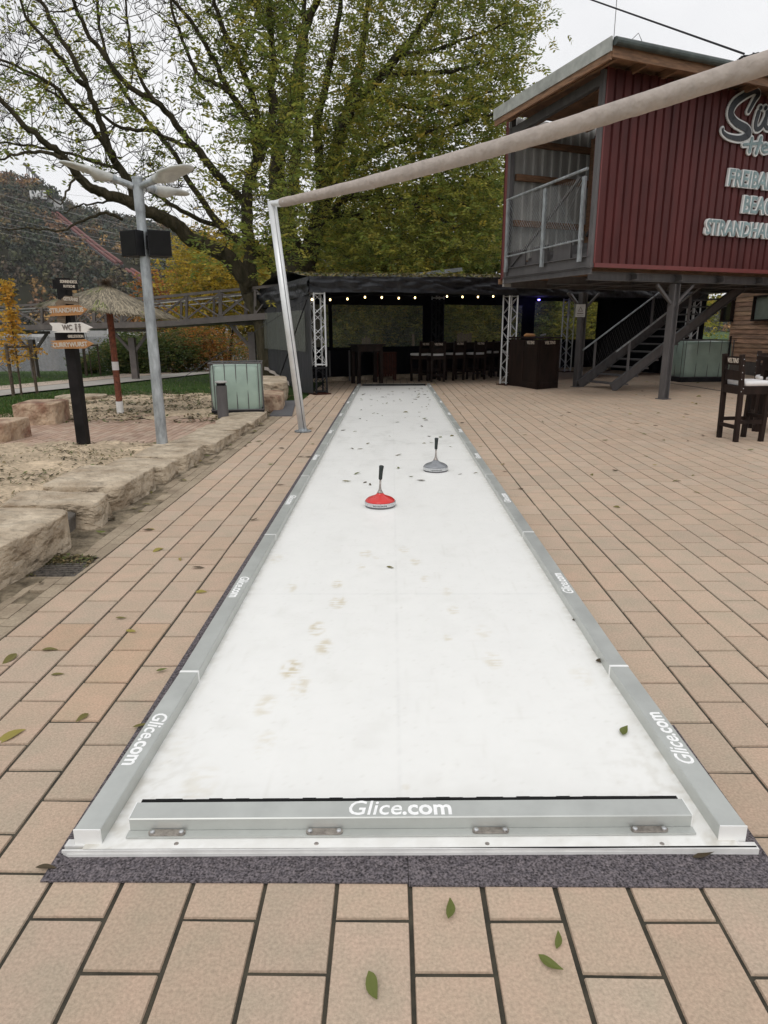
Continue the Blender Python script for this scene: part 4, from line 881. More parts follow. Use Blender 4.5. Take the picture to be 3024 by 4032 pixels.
for a in attB:
    v = a-CO; z = v@f_; px = 1512+F*(v@CA)/z; py = 2016-F*(v@CB)/z
    pr_ = .10+.85*sm((px-620)/450)
    if 60 < px < 560 and 150 < py < 520: pr_ = max(pr_, .34)
    if py < 60 and px < 700: pr_ *= .5
    if rnd() < pr_: cB.append(a)
cB = np.array(cB)
b_ = T('ash_tree', 'leaning multi stemmed tree with thin yellow green foliage reaching over the lamp post', 'tree', (g0[0], YBt, 0)); tb.mb.build('trunk', M['bark'], b_, True)
C, D, L_, W_, K = compound(cB, (.28,.28,.24), 13, GREEN+[((.27,.26,.045),2)], .145, .055, 6); leafquads(C, D, L_, W_, K, 'crown', M['leaf'], b_)
# ---- tree A (big ash behind the tent)
ta = Tree(); YAt = 25.5; g0 = gy(1195, 1430, YAt)
ta.limb([(g0[0], YAt, -.2), tuple(gy(1190,1300,YAt)), tuple(gy(1182,1180,YAt)), tuple(gy(1182,1075,YAt)), tuple(gy(1180,1000,YAt))], wpx(165,YAt), wpx(105,YAt), .03, 18)
LA = [([(1178,1075),(1150,980),(1120,880),(1098,760),(1094,630),(1111,506),(1153,380),(1187,210),(1212,84),(1263,-50),(1290,-220)],25.5,24.5,90,12),
 ([(1195,1060),(1230,950),(1262,840),(1300,680),(1356,472),(1423,380),(1575,211),(1643,126),(1710,20),(1760,-80)],25.5,24.2,76,10),
 ([(1235,950),(1280,860),(1364,782),(1491,778),(1600,800),(1700,840),(1790,900)],25.3,23.4,38,8),
 ([(1120,880),(1150,780),(1170,600),(1180,400),(1190,200),(1200,0),(1210,-200)],25,26.5,54,8),
 ([(1265,830),(1340,700),(1440,620),(1560,560),(1700,520),(1850,470),(1980,440)],25.2,23.8,34,6),
 ([(1423,380),(1540,400),(1680,430),(1800,400),(1940,360)],24.8,23.5,22,6),
 ([(1280,860),(1370,840),(1450,860),(1600,790),(1750,740),(1900,705),(1990,700)],25,26.8,28,6),
 ([(1340,530),(1385,380),(1420,240),(1440,100),(1450,-80),(1460,-240)],24.8,25.8,40,8),
 ([(1250,880),(1262,700),(1250,500),(1290,300),(1330,100),(1350,-50),(1380,-220)],25.5,23.2,42,8),
 ([(1575,211),(1700,200),(1850,150),(2000,90)],24.4,24.6,18,5),
 ([(1500,300),(1620,290),(1780,280),(1900,250),(2060,230)],24.6,26.2,22,5),
 ([(1600,800),(1700,780),(1820,800),(1930,860)],24,24.6,16,4),
 ([(1210,84),(1150,0),(1100,-120)],24.6,24,16,4),([(1060,950),(1100,980),(1150,1060)],24.8,25.5,30,30)]
for pts, a, b, w0, w1 in LA: ta.limb(px3(pts, a, b), wpx(w0, a), wpx(w1, b), .04, 10, 4)
attA = []
while len(attA) < 1500:
    px = U_(1040, 2140); py = U_(-520, 1030)
    xm = interp(py, [(-500,1700),(-200,2000),(0,2115),(200,2110),(300,2075),(420,2010),(600,2000),(1030,1990)])+35*mn.noise(Vector((py*.013, 0, 0)))
    if px > xm or (px < 1180 and py > 850): continue
    if mn.noise(Vector((px*.006, py*.006, 9))) < -.33: continue
    attA.append(gy(px, py, 25.+U_(-3.6, 3.6)*(1-.5*abs((px-1550)/700))))
attA = np.array(attA); ta.grow(attA[np.argsort(np.linalg.norm(attA-np.array([-1,25,8]), axis=1))], .05, .007, 5); ta.twigs(attA[::2], 2, (.3,.8), .006, .3)
b_ = T('ash_tree', 'large spreading tree with dense olive foliage rising behind the black tent', 'tree', (g0[0], YAt, 0)); ta.mb.build('trunk', M['bark'], b_, True)
def ppy(a): return 2016-F*((a-CO)@CB)/((a-CO)@f_)
sel = np.array([a for a in attA if rnd() < (.30+.70*sm(((1512+F*((a-CO)@CA)/((a-CO)@f_))-1080)/330))*(.45+.55*sm((ppy(a)-60)/420))])
C, D, L_, W_, K = compound(sel, (.42,.42,.30), 17, OLIVE+GREEN, .155, .06, 6); leafquads(C, D, L_, W_, K, 'crown', M['leaf'], b_)
# ---- background trees and shrubs
def bushy(name, lab, cat, x, y, z, R, H, pal, n, trunk=1.2, group=None, L0=.16, W0=.08, base=.3, stems=3):
    t = T(name, lab, cat, (x, y, z), group); tr = Tree(); att = []
    for k in range(stems): a = U_(0, 6.28); tr.limb([(x+U_(-.1,.1), y+U_(-.1,.1), z-.1), (x+cos(a)*R*.15, y+sin(a)*R*.15, z+trunk), (x+cos(a)*R*.4, y+sin(a)*R*.4, z+H*.7)], .03+.012*H, .02, .03, 7, 3)
    while len(att) < n:
        p = np.random.uniform(-1, 1, 3); r = np.linalg.norm(p)
        if r > 1 or r < .25: continue
        q = np.array([x+p[0]*R, y+p[1]*R, z+base*H+(H*(1-base))*(p[2]*.5+.5)])
        if mn.noise(Vector(q*1.1)) < -.2: continue
        att.append(q)
    att = np.array(att); tr.grow(att[:min(len(att), 90)], .03, .006, 4); tr.mb.build('trunk', M['bark2'] if H < 3 else M['bark'], t)
    s_ = R*.12; C, D, L_, W_, K = compound(att, (s_+.1, s_+.1, s_+.08), 12, pal, L0, W0, 4); leafquads(C, D, L_, W_, K, 'crown', M['leaf'], t); return t
for (px, py, Y, R, H, pal, n, lab) in ((880,1290,37,3.2,5.6,YELL,330,'bright yellow tree beyond the footbridge'),(1060,1290,40,3.2,5.2,YELL,260,'golden tree half hidden behind the leaning trunk'),(690,1290,44,2.6,4.0,RUST,200,'rust orange tree beyond the footbridge, left of the yellow one')):
    p = gy(px, py, Y); bushy('autumn_tree', lab, 'tree', p[0], Y, -.9, R, p[2]+.9+H*.9, pal, n, 1.6, 'autumn trees by the lake', .2, .11, .22, 4)
BG = [(1330,31.5,2.6,7.2,OLIVE,'second row tree just right of the thick trunk'),(1500,33,2.9,8.0,YELL[2:]+OLIVE,'yellowish second row tree behind the middle of the tent'),(1680,32,2.9,7.6,OLIVE,'olive second row tree behind the tent right of its middle'),(1840,33.5,2.8,8.6,GREEN,'dark green second row tree left of the red building'),(1990,32,2.6,8.2,GREEN,'green tree touching the open balcony of the red building'),(2250,34,3.2,5.4,OLIVE,'low tree seen through the right tent windows'),(2550,35,3.4,5.4,YELL[2:]+OLIVE,'low yellowish tree seen behind the stairs'),(1200,33.5,2.3,4.6,OLIVE,'low tree behind the base of the thick trunk')]
for (px, Y, R, H, pal, lab) in BG:
    p = gy(px, 1300, Y); bushy('broadleaf_tree', lab, 'tree', p[0], Y, 0, R, H, pal, 360, 1.4, 'trees behind the tent', .2, .1, .03, 4)
for (px, py, Y, R, H, pal, lab) in ((465,1470,31,1.1,1.4,HEDGE,'dark green shrub left of the parasol pole'),(560,1470,31.5,1.6,1.9,HEDGE,'dark green shrub right of the parasol pole'),(690,1465,32,1.5,1.7,RUST[2:]+HEDGE,'mixed green shrub behind the lamp post'),(790,1460,32.5,1.8,2.0,RUST,'rust orange shrub behind the left tank'),(890,1455,33,1.6,1.9,RUST,'second rust orange shrub behind the left tank'),(990,1450,30,1.3,1.6,HEDGE,'green shrub between bridge pier and tent'),(500,1460,34,1.2,1.5,RUST[2:]+HEDGE,'olive shrub nearest the water'),(350,1468,34,.6,.6,HEDGE,'low dark shrub beside the signpost')):
    p = gt(px, py); s_ = p[1]/31.; bushy('shrub', lab, 'shrub', p[0], p[1], p[2], R*s_*.9, H*s_*.95, pal, 150, .4, 'shrubs along the lake path', .12, .06, .02, 3)
# hedge seen through tent windows
for i, px in enumerate((1320,1450,1590,1730,1870,2010,2160,2310,2460)):
    p = gy(px, 1300, 31.); bushy('hedge_bush', 'leafy bush seen through the clear tent windows', 'bush', p[0], 31.+U_(-.6,.8), 0, 1.7, 2.7, (GREEN, OLIVE, HEDGE)[i % 3], 170, .5, 'bushes behind the tent', .14, .07, .0, 3)
# young trees with stakes
def staked(px, py, H, lab, crown=None, ring=.75, sc=1.):
    p = gt(px, py); t = T('young_tree', lab, 'young tree', p, 'staked young trees'); m_ = MB()
    for k in range(3):
        a = 2*pi*k/3+.5; q = (p[0]+cos(a)*.33*sc, p[1]+sin(a)*.33*sc); m_ = MB(); m_.tube([(q[0], q[1], p[2]-.05), (q[0], q[1], p[2]+1.15*sc)], .035*sc, 8); m_.build('stake', M['bark2'], t)
    m_ = MB(); m_.tube([(p[0]+cos(a)*.33*sc, p[1]+sin(a)*.33*sc, p[2]+1.1*sc) for a in [2*pi*k/3+.5 for k in range(4)]], .03*sc, 6); m_.build('tie_ring', M['bark2'], t)
    tr = Tree(); tr.limb([(p[0], p[1], p[2]-.05), (p[0]+.02, p[1], p[2]+H*.5), (p[0]-.03, p[1], p[2]+H)], .028*sc, .008, .01, 7, 4)
    if crown:
        att = []
        for i in range(crown[1]): h = U_(.34, 1.0)**1.1; r = .42*(1.05-h)*(1.9 if h < .6 else 1.1)*sc; a = U_(0, 6.28); att.append((p[0]+cos(a)*r*U_(.2, 1), p[1]+sin(a)*r*U_(.2, 1), p[2]+H*h))
        att = np.array(att); tr.grow(att, .012, .003, 4); C, D, L_, W_, K = compound(att, (.05,.05,.04), 6, crown[0], .085, .06, 4); leafquads(C, D, L_, W_, K, 'crown', M['leaf'], t)
    tr.mb.build('trunk', M['bark2'], t)
staked(85, 1555, gy(60, 1108, gt(85, 1555)[1])[2]-gt(85, 1555)[2], 'young tree with glowing orange leaves tied to three stakes at the left edge', (ORNG, 52))
for px, py, lab, H in ((360,1478,'bare staked sapling just right of the signpost',1.6),(535,1462,'pale bare staked sapling right of the parasol pole',2.6),(720,1448,'pale bare staked sapling behind the lamp post',2.5),(852,1440,'left staked sapling above the left tank',1.5),(900,1440,'right staked sapling above the left tank',1.5)):
    staked(px, py, H, lab)
# ================================================================== TENT
th2 = radians(27); U2 = np.array([cos(th2), sin(th2), 0]); V2 = np.array([-sin(th2), cos(th2), 0]); M0 = np.array([-1.85, 16.0, 0])
def tm(u, v, z): return tuple(M0+u*U2+v*V2+np.array([0, 0, z]))
TD = 4.1; TW = 13.2
tent = T('party_tent', 'black tarpaulin party tent with clear window walls on aluminium trusses', 'tent', M0)
def cloth(m_, f, nu, nv):
    b = len(m_.v); vs = [f(i/nu, j_/nv) for j_ in range(nv+1) for i in range(nu+1)]; m_.add(vs, [(j_*(nu+1)+i, j_*(nu+1)+i+1, (j_+1)*(nu+1)+i+1, (j_+1)*(nu+1)+i) for j_ in range(nv) for i in range(nu)])
def ftop(u): return 2.68+.022*u
def fbot(u): return interp(u, [(0,2.33),(1.8,2.37),(5.5,2.36),(13.2,2.36)])
m_ = MB()
def fas(s, t):
    u = -.05+s*(TW+.05); z = ftop(u)*(1-t)+fbot(u)*t; w = .05*mn.fractal(Vector((u*1.3+t*.9, t*2.2-u*.35, 1)), .9, 2, 3)+.035*mn.noise(Vector((u*3.5-t*3, t*5, 0)))
    return tm(u, -.03+w*(.3+sin(pi*t))*1.3, z+.015*mn.noise(Vector((u*2, 0, 5))))
cloth(m_, fas, 220, 14); m_.build('front_valance', M['tarp'], tent, True)
m_ = MB()
def sid(s, t):
    v = s*TD; z = (2.68-.0*v)*(1-t)+(2.30-.24*s)*t; w = .06*mn.fractal(Vector((v*1.1+t*.7, t*2, 8)), .9, 2, 3); return tm(-.05-.10*sin(pi*t)*s+w*(.4+sin(pi*t)), v, z-.10*s*(1-t))
cloth(m_, sid, 40, 12); m_.build('side_valance', M['tarp'], tent, True)
m_ = MB()
def rf(s, t):
    u = -.06+s*(TW+.06); v = t*TD; return tm(u, v, ftop(u)+.20*sin(pi*min(1, t*1.05))*(1-.2*s)+.03*mn.noise(Vector((u*.9, v*1.1, 2))))
cloth(m_, rf, 70, 16); m_.build('roof', M['tarproof'], tent, True)
m_ = MB(); cloth(m_, lambda s, t: tm(s*TW, t*TD, 2.52), 2, 2); m_.build('ceiling_liner', M['liner'], tent)
# side wall: dark netting with paler window band
m_ = MB(); m_.mi = 0
def sw(z0, z1): return lambda s, t: tm(-.03+.03*sin(s*30)+.02*mn.noise(Vector((s*9, t*2, 0))), s*TD, z0(s)+(z1(s)-z0(s))*t)
bot = lambda s: .02+.40*sm((s-.15)/.8)
cloth(m_, sw(bot, lambda s: 2.33-.3*s), 90, 6); m_.build('side_netting', M['mesh'], tent, True)
m_ = MB(); cloth(m_, lambda s, t: tm(-.075, .3+s*(TD-.5), 1.0+.95*t), 1, 1); m_.build('side_window', M['foil'], tent)
m_ = MB(); cloth(m_, lambda s, t: tm(-.09+.02*sin(s*25), 1.6+s*(TD-1.8), bot((1.6+s*(TD-1.8))/TD)-.01+(.09+.03*mn.noise(Vector((s*7,0,0))))*t), 30, 2); m_.build('torn_hem', M['canvas'], tent)
# back wall with window openings
wins = [(.6,2.05,1.0,2.22),(2.16,5.28,.98,2.22),(6.02,8.42,1.06,2.26),(8.62,9.2,1.06,2.26),(9.72,12.6,1.12,2.42)]
m_ = MB(); us = sorted({0, TW, *[w[0] for w in wins], *[w[1] for w in wins]})
for a, b in zip(us, us[1:]):
    w = [x for x in wins if abs(x[0]-a) < 1e-6]
    if w: m_.box((a, TD-.02, .0), (b, TD+.02, w[0][2]), Matrix(((U2[0],V2[0],0,M0[0]),(U2[1],V2[1],0,M0[1]),(0,0,1,0),(0,0,0,1)))); m_.box((a, TD-.02, w[0][3]), (b, TD+.02, 2.7), Matrix(((U2[0],V2[0],0,M0[0]),(U2[1],V2[1],0,M0[1]),(0,0,1,0),(0,0,0,1))))
    else: m_.box((a, TD-.02, 0), (b, TD+.02, 2.7), Matrix(((U2[0],V2[0],0,M0[0]),(U2[1],V2[1],0,M0[1]),(0,0,1,0),(0,0,0,1))))
MT = Matrix(((U2[0],V2[0],0,M0[0]),(U2[1],V2[1],0,M0[1]),(0,0,1,0),(0,0,0,1)))
m_.box((TW-.02, 0, 0), (TW+.02, TD, 2.7), MT); m_.build('back_wall', M['liner'], tent)
m2_ = MB()
for k in range(22): m2_.box((.1+k*.6, TD-.30, 0), (.1+k*.6+.58, TD-.06, .11+U_(-.02, .03)), MT)
tag(m2_.build('kerb', M['stone']), 'low row of kerb stones along the tent back wall', 'kerb')
for a, b, c, d in wins:
    m_ = MB(); cloth(m_, lambda s, t: tm(a+(b-a)*s, TD+.0+.012*mn.noise(Vector((s*6, t*4, a))), c+(d-c)*t), 14, 8); m_.build('window', M['foil'], tent, True)
# truss columns
def truss(u, v, z1, lab, w=.27, dark=0., z0=.0, th=th2, n=None):
    c = tm(u, v, 0); t = T('truss_column', lab, 'truss', c, 'truss columns of the tent'); R = Matrix.Rotation(th, 3, 'Z')
    def q(a, b, z): p = R@Vector((a*w/2, b*w/2, 0)); return (c[0]+p.x, c[1]+p.y, z)
    cs = ((-1,-1),(1,-1),(1,1),(-1,1)); parts = [(z0+.03, z1, M['truss'])]
    if dark: parts = [(z0+.03, dark, M['blackpl']), (dark, z1, M['truss'])]
    for (a, b, m) in parts:
        m_ = MB()
        for x, y in cs: m_.tube([q(x,y,a), q(x,y,b)], .0225, 10)
        m2 = MB(); nn = max(2, round((b-a)/.235)); h = (b-a-.1)/nn
        for k in range(4):
            p_, r_2 = cs[k], cs[(k+1) % 4]
            for i in range(nn):
                s_, e_ = (p_, r_2) if (i+k) % 2 else (r_2, p_); m2.tube([q(*s_, a+.05+i*h), q(*e_, a+.05+(i+1)*h)], .008, 6)
            for z in (a+.04, b-.04): m2.tube([q(*p_, z), q(*r_2, z)], .014, 6)
        m_.build('chord_tubes', m, t); m2.build('lacing', m, t)
    m_ = MB(); m_.box((-w/2-.08, -w/2-.08, 0), (w/2+.08, w/2+.08, .025), Matrix.Translation(Vector((c[0],c[1],.001)))@Matrix.Rotation(th, 4, 'Z')); m_.build('base_plate', M['redwood'], t)
truss(.20, .16, 2.36, 'front left truss column with black lower section', dark=.66); truss(5.75, .16, 2.38, 'bright truss column beside the dark wooden bar'); truss(5.62, 3.75, 2.5, 'truss column at the back between the windows', dark=2.4); truss(10.9, 3.7, 2.5, 'back truss column lit violet behind the steel post'); truss(-.0+12.9, .2, 2.36, 'rear right truss column hidden behind the stairs')
# bulbs on a cable
bl = T('string_lights', 'string of warm glowing bulbs along the tent front', 'string lights', tm(0,.3,2.3)); cab = []
bpos = [(1228,1179),(1300,1180),(1368,1177),(1437,1170),(1503,1171),(1570,1174),(1634,1172),(1760,1167),(1821,1169),(1882,1169),(1942,1167)]
def onv(x, y, v): d = ray(x, y); p = M0+v*V2; k = ((p-CO)@V2)/(d@V2); return CO+d*k
for i, (x, y) in enumerate(bpos):
    p = onv(x, y, .02 if i == 0 else .3); cab.append((p[0], p[1], p[2]+.055)); 
    m_ = MB(); m_.lathe([(.0001,-.028),(.016,-.022),(.022,0),(.016,.018),(.01,.024)], p, 12); m_.build('bulb', M['bulb'], bl, True); m_ = MB(); m_.tube([(p[0],p[1],p[2]+.024),(p[0],p[1],p[2]+.055)], .012, 8); m_.build('socket', M['blackpl'], bl)
m_ = MB(); m_.tube([tm(-.1,.3,2.3)]+cab+[tm(5.6,.3,2.42)], .005, 5); m_.build('cable', M['blackpl'], bl)
# violet stage lamp
p = onv(2122, 1184, 3.7); t = T('stage_light', 'small violet stage light shining at the back of the tent', 'stage light', p); m_ = MB(); m_.lathe([(.0001,0),(.04,.01),(.05,.06),(.04,.1)], p, 12); m_.build('lens', M['violet'], t)
m_ = MB(); m_.lathe([(.055,.05),(.06,.2),(.0001,.21)], p, 12); m_.build('housing', M['blackpl'], t)
ld = bpy.data.lights.new('violet_glow', 'POINT'); ld.energy = 3.5; ld.color = (.25,.2,1); ld.shadow_soft_size = .05; lo = bpy.data.objects.new('violet_glow', ld); COL.objects.link(lo); lo.location = (p[0], p[1]-.1, p[2]-.1)
# leaves lying on tent roof / fascia
mb = MB()
for i in range(5200):
    s = rnd(); t_ = rnd()**1.5*.55; q = Vector(rf(s, t_)); a = U_(0, 6.28); l = U_(.03, .08); g = U_(.6, 1.2); mb.cc = random.choice([(.20*g,.17*g,.06*g),(.12*g,.14*g,.04*g),(.27*g,.20*g,.08*g)])
    d = Vector((cos(a), sin(a), U_(-.3, .7)))*l; e = Vector((-sin(a), cos(a), U_(-.3, .5)))*l*.35; q.z += .012; mb.add([q-d, q+e, q+d, q-e], [(0,1,2,3)])
tag(mb.build('roof_leaf_litter', M['leafg']), 'layer of fallen leaves on the tent roof', 'leaves', kind='stuff')
# wooden posts / tarps strap
m_ = MB(); m_.bar(gy(700,1500,14.5), onv(1230,1160,0), .035, .006); m_.bar(onv(1225,1180,0)+np.array([-.1,0,0]), gy(1085,1530,17.5), .03, .006); tag(m_.build('tie_strap', M['blackpl']), 'black tie strap running from the tent corner down to the left', 'strap')
m_ = MB(); a = onv(1560,1092,4.6); b = onv(1810,1062,4.6); m_.bar(tuple(a), tuple(b), .3, .12); tag(m_.build('roof_beam', M['galv']), 'weathered grey plank lying behind the tent roof', 'plank')
# wooden fence pieces behind the tent
for i, (x0, x1, y0, y1, lab) in enumerate(((1800,1860,1310,1352,'weathered board fence piece in the right tent window'),(1425,1465,1330,1372,'weathered board fence piece in the left tent window'),(1622,1636,1318,1365,'narrow fence post beside the left window edge'))):
    Y = 25.5; A = gy(x0,y0,Y); B = gy(x1,y1,Y); n = max(1, int((B[0]-A[0])/.11)); t = T('board_fence', lab, 'fence', (A[0], Y, 0), 'fence pieces behind the tent'); m_ = MB()
    for k in range(n): m_.box((A[0]+k*.11, Y, 0), (A[0]+k*.11+.1, Y+.02, A[2]+U_(-.05, .05)))
    m_.build('boards', M['clad'] if False else M['signbr'], t)
# ================================================================== FURNITURE
def stool(lab, loc, rz, white=True, letters=True):
    t = T('bar_stool', lab, 'bar stool', (0,0,0), 'dark wooden bar stools'); w = .39; L_ = .055; H = .75; B = 1.16
    for (x, y, h) in ((-w/2,-w/2,B),(-w/2,w/2,B),(w/2,-w/2,H),(w/2,w/2,H)):
        m_ = MB(); lean = -.04 if h > 1 else .02
        m_.bar((x-lean*.5, y, 0), (x+.0, y, .7), L_, L_, up=(0,1,0)); 
        if h > 1: m_.bar((x, y, .7), (x+lean*1.2, y, h), L_*.95, L_, up=(0,1,0))
        m_.build('leg', M['darkwood'], t)
    m_ = MB(); m_.box((-w/2-.02,-w/2-.02,H-.11), (w/2+.02,w/2+.02,H)); m_.build('seat_frame', M['darkwood'], t)
    m_ = MB(); e = .015
    lo, hi = (-w/2+.028,-w/2-.03,H+.001), (w/2+.035,w/2+.03,H+.065)
    vs = []; lv = [(0,e),(e,0),(.045,0),(.06,e*.8),(.066,e*2.2)]
    for z, s in lv:
        x0, y0, x1, y1 = lo[0]+s, lo[1]+s, hi[0]-s, hi[1]-s; r = .03
        for cx, cy, a0 in ((x1-r,y1-r,0),(x0+r,y1-r,pi/2),(x0+r,y0+r,pi),(x1-r,y0+r,1.5*pi)):
            for k in range(4): a = a0+pi/2*k/3; vs.append((cx+r*cos(a), cy+r*sin(a), lo[2]+z))
    n = 16; m_.add(vs, [(i*n+k, i*n+(k+1) % n, (i+1)*n+(k+1) % n, (i+1)*n+k) for i in range(len(lv)-1) for k in range(n)]+[tuple((len(lv)-1)*n+k for k in range(n))]); m_.build('cushion', M['cushion'], t, True)
    m_ = MB(); m_.box((-w/2-.04,-w/2+.028,1.02), (-w/2-.015,w/2-.028,1.13)); br_ = m_.build('back_rail', M['darkwood'], t)
    m_ = MB(); m_.box((-w/2-.03,-w/2+.028,.82), (-w/2-.008,w/2-.028,.95)); m_.build('back_board', M['darkwood'], t)
    if letters: m_ = MB(); text_mb(m_, 'VELTINS', .085, (-w/2-.041, 0, 1.075), (0,-1,0), (0,0,1), .003, bold=.02, sx=.8); m_.build('lettering', M['lett'], br_)
    m_ = MB()
    for z, a, b in ((.27,(-w/2,-w/2),(w/2,-w/2)),(.27,(-w/2,w/2),(w/2,w/2)),(.2,(-w/2,-w/2),(-w/2,w/2)),(.33,(w/2,-w/2),(w/2,w/2))): m_.bar((*a, z), (*b, z), .03, .05)
    m_.build('footrest', M['darkwood'], t)
    m_ = MB()
    for x, y in ((-w/2,-w/2-.028),(w/2,-w/2-.028)):
        for z in (.68,.72): m_.lathe([(.0065,-.001),(.006,.002),(.0001,.003)], (0,0,0), 8); b0 = len(m_.v)-24; m_.v[b0:] = [(px_+x+.012*(1 if z > .7 else -1), y-pz_, z+py_) for (px_, py_, pz_) in m_.v[b0:]]
    for z in (.84,.93,1.02,1.10): m_.lathe([(.0065,-.001),(.006,.002),(.0001,.003)], (0,0,0), 8); b0 = len(m_.v)-24; m_.v[b0:] = [(px_-w/2-.03, -w/2-.028-pz_, z+py_) for (px_, py_, pz_) in m_.v[b0:]]
    m_.build('bolts', M['chrome'], t)
    t.location = loc; t.rotation_euler = (0, 0, rz); return t
s0 = stool('bar stool with white cushion and lettered backrest at the right frame edge', (4.84, 9.24, 0), .10)
s1 = dup(s0); s1.location = (5.68, 10.1, 0); s1.rotation_euler = (0,0,-1.9); s1['label'] = 'bar stool partly hidden behind the right table, cushion cut by the frame'
s2 = dup(s0); s2.location = (5.95, 9.1, 0); s2.rotation_euler = (0,0,2.9); s2['label'] = 'bar stool mostly outside the right frame edge'
def table(lab, loc, rz, sx=.7, sy=.7, H=1.1):
    t = T('bar_table', lab, 'bar table', (0,0,0), 'high dark wooden tables'); m_ = MB(); m_.box((-sx/2,-sy/2,H-.04), (sx/2,sy/2,H)); m_.build('tabletop', M['darkwood'], t)
    m_ = MB(); m_.box((-sx/2+.06,-sy/2+.06,H-.2), (sx/2-.06,sy/2-.06,H-.04)); m_.build('apron', M['darkwood'], t)
    for a in (-1, 1):
        for b in (-1, 1): m_ = MB(); m_.box((a*(sx/2-.1)-.045, b*(sy/2-.1)-.045, 0), (a*(sx/2-.1)+.045, b*(sy/2-.1)+.045, H-.2)); m_.build('leg', M['darkwood'], t)
    t.location = loc; t.rotation_euler = (0,0,rz); return t
table('high dark wooden table beside the stool at the right frame edge', (5.75, 9.75, 0), .1)
tt = table('high dark table inside the tent, left of the stools', (tm(2.6,2.6,0)), th2, .9, .6)
# interior stools
ins = [(1655,1500,.2,'first stool from the left at the long table inside the tent'),(1715,1502,-.2,'second stool from the left inside the tent'),(1790,1496,.1,'third stool from the left inside the tent'),(1872,1494,0,'fourth stool from the left inside the tent'),(1930,1484,.3,'fifth stool from the left inside the tent'),(1975,1482,-.1,'stool just left of the bright truss column')]
for px, py, a, lab in ins:
    p = gz(px, py); s_ = dup(s0); s_.location = (p[0], p[1], 0); s_.rotation_euler = (0,0,th2+a+pi/2); s_['label'] = lab
tb_ = table('long dark table behind the white cushioned stools in the tent', tm(6.4, 2.9, 0), th2, 2.8, .5)
# slatted podium
p = gz(1515, 1497); t = T('slatted_box', 'red brown slatted wooden stand at the far end of the lane', 'stand', p); m_ = MB(); R = Matrix.Translation(Vector((p[0],p[1],0)))@Matrix.Rotation(th2*.3, 4, 'Z')
for k in range(7): m_.box((-.29+k*.085,-.2,.12), (-.29+k*.085+.07,-.17,.8), R)
m_.build('slats', M['redwood'], t); m_ = MB(); m_.box((-.32,-.22,.8), (.34,.22,.84), R); m_.build('top', M['redwood'], t)
for x, y in ((-.3,-.19),(.3,-.19),(-.3,.19),(.3,.19)): m_ = MB(); m_.box((x-.03,y-.03,0), (x+.03,y+.03,.8), R); m_.build('leg', M['redwood'], t)
# dark display frames at left inside tent
p = gz(1345, 1500); t = T('side_table', 'dark frame table behind the front left truss', 'table', p); 
for a, b in (((-.35,0,0),(-.35,0,.9)),((.25,0,0),(.25,0,.9)),((-.35,.5,0),(-.35,.5,.9)),((.25,.5,0),(.25,.5,.9))): m_ = MB(); m_.bar(Vector(p)+Vector(a), Vector(p)+Vector(b), .05, .05); m_.build('leg', M['greysteel'], t); m_ = MB(); m_.box((p[0]-.38,p[1]-.03,.925), (p[0]+.28,p[1]+.53,.95)); m_.build('top', M['darkwood'], t)
# octagonal bar
p = gz(2113, 1534); q0 = gz(2050, 1523); q1 = gz(2196, 1527); t = T('bar_counter', 'dark wooden angular bar counter beside the bright truss column', 'bar counter', p)
A = Vector((q0[0], q0[1], 0)); Bp = Vector((p[0]+.0, p[1], 0)); Cc = Vector((q1[0], q1[1], 0)); dd = Vector((V2[0], V2[1], 0))*.75; poly = [A, Bp, Cc, Cc+dd, A+dd*.9]; Hc = gy(2120, 1328, p[1])[2]
m_ = MB(); n = 5; m_.add([tuple(v) for v in poly]+[(v.x, v.y, Hc-.07) for v in poly], [(i, (i+1) % n, n+(i+1) % n, n+i) for i in range(n)]+[tuple(range(n, 2*n))]); bd = m_.build('body', M['darkwood'], t)
ce = sum(poly, Vector())/n; m_ = MB(); po = [ce+(v-ce)*1.07 for v in poly]; m_.add([(v.x, v.y, Hc-.04) for v in po]+[(v.x, v.y, Hc) for v in po], [(i, (i+1) % n, n+(i+1) % n, n+i) for i in range(n)]+[tuple(range(n, 2*n)), tuple(range(n))[::-1]]); m_.build('counter_top', M['darkwood'], t)
for a, b in ((A,Bp),(Bp,Cc)):
    d = (b-a).normalized(); nn = Vector((d.y, -d.x, 0)); m_ = MB(); L_ = (b-a).length
    for (x0, x1, z0, z1) in ((.03,.10,.06,Hc-.1),(L_-.1,L_-.03,.06,Hc-.1),(.1,L_-.1,.06,.16),(.1,L_-.1,Hc-.35,Hc-.25)): m_.prism([(x0,z0),(x1,z0),(x1,z1),(x0,z1)], a+nn*.001, d, (0,0,1), nn, .015)
    m_.build('panel_frame', M['darkwood'], t); m_ = MB(); text_mb(m_, 'VELTINS', .11, a+d*(L_/2)+nn*.002+Vector((0,0,Hc-.14)), d, (0,0,1), .006, bold=.02, sx=min(1, L_*.75/.45*.9)); m_.build('lettering', M['lett'], bd)
m_ = MB(); q = ce+Vector((-.15,-.1,Hc)); m_.tube([(q.x-.14,q.y,q.z+.035),(q.x-.08,q.y,q.z+.05),(q.x+.1,q.y,q.z+.045),(q.x+.15,q.y,q.z+.03)], [.02,.045,.04,.02], 8); tag(m_.build('cloth', M['signor']), 'crumpled orange brown cloth on the bar counter', 'cloth')
m_ = MB(); q = ce+Vector((.2,-.1,Hc)); m_.tube([(q.x-.06,q.y,q.z+.03),(q.x+.08,q.y,q.z+.06)], .022, 8); tag(m_.build('can', M['chrome']), 'shiny metal can lying on the bar counter', 'can')
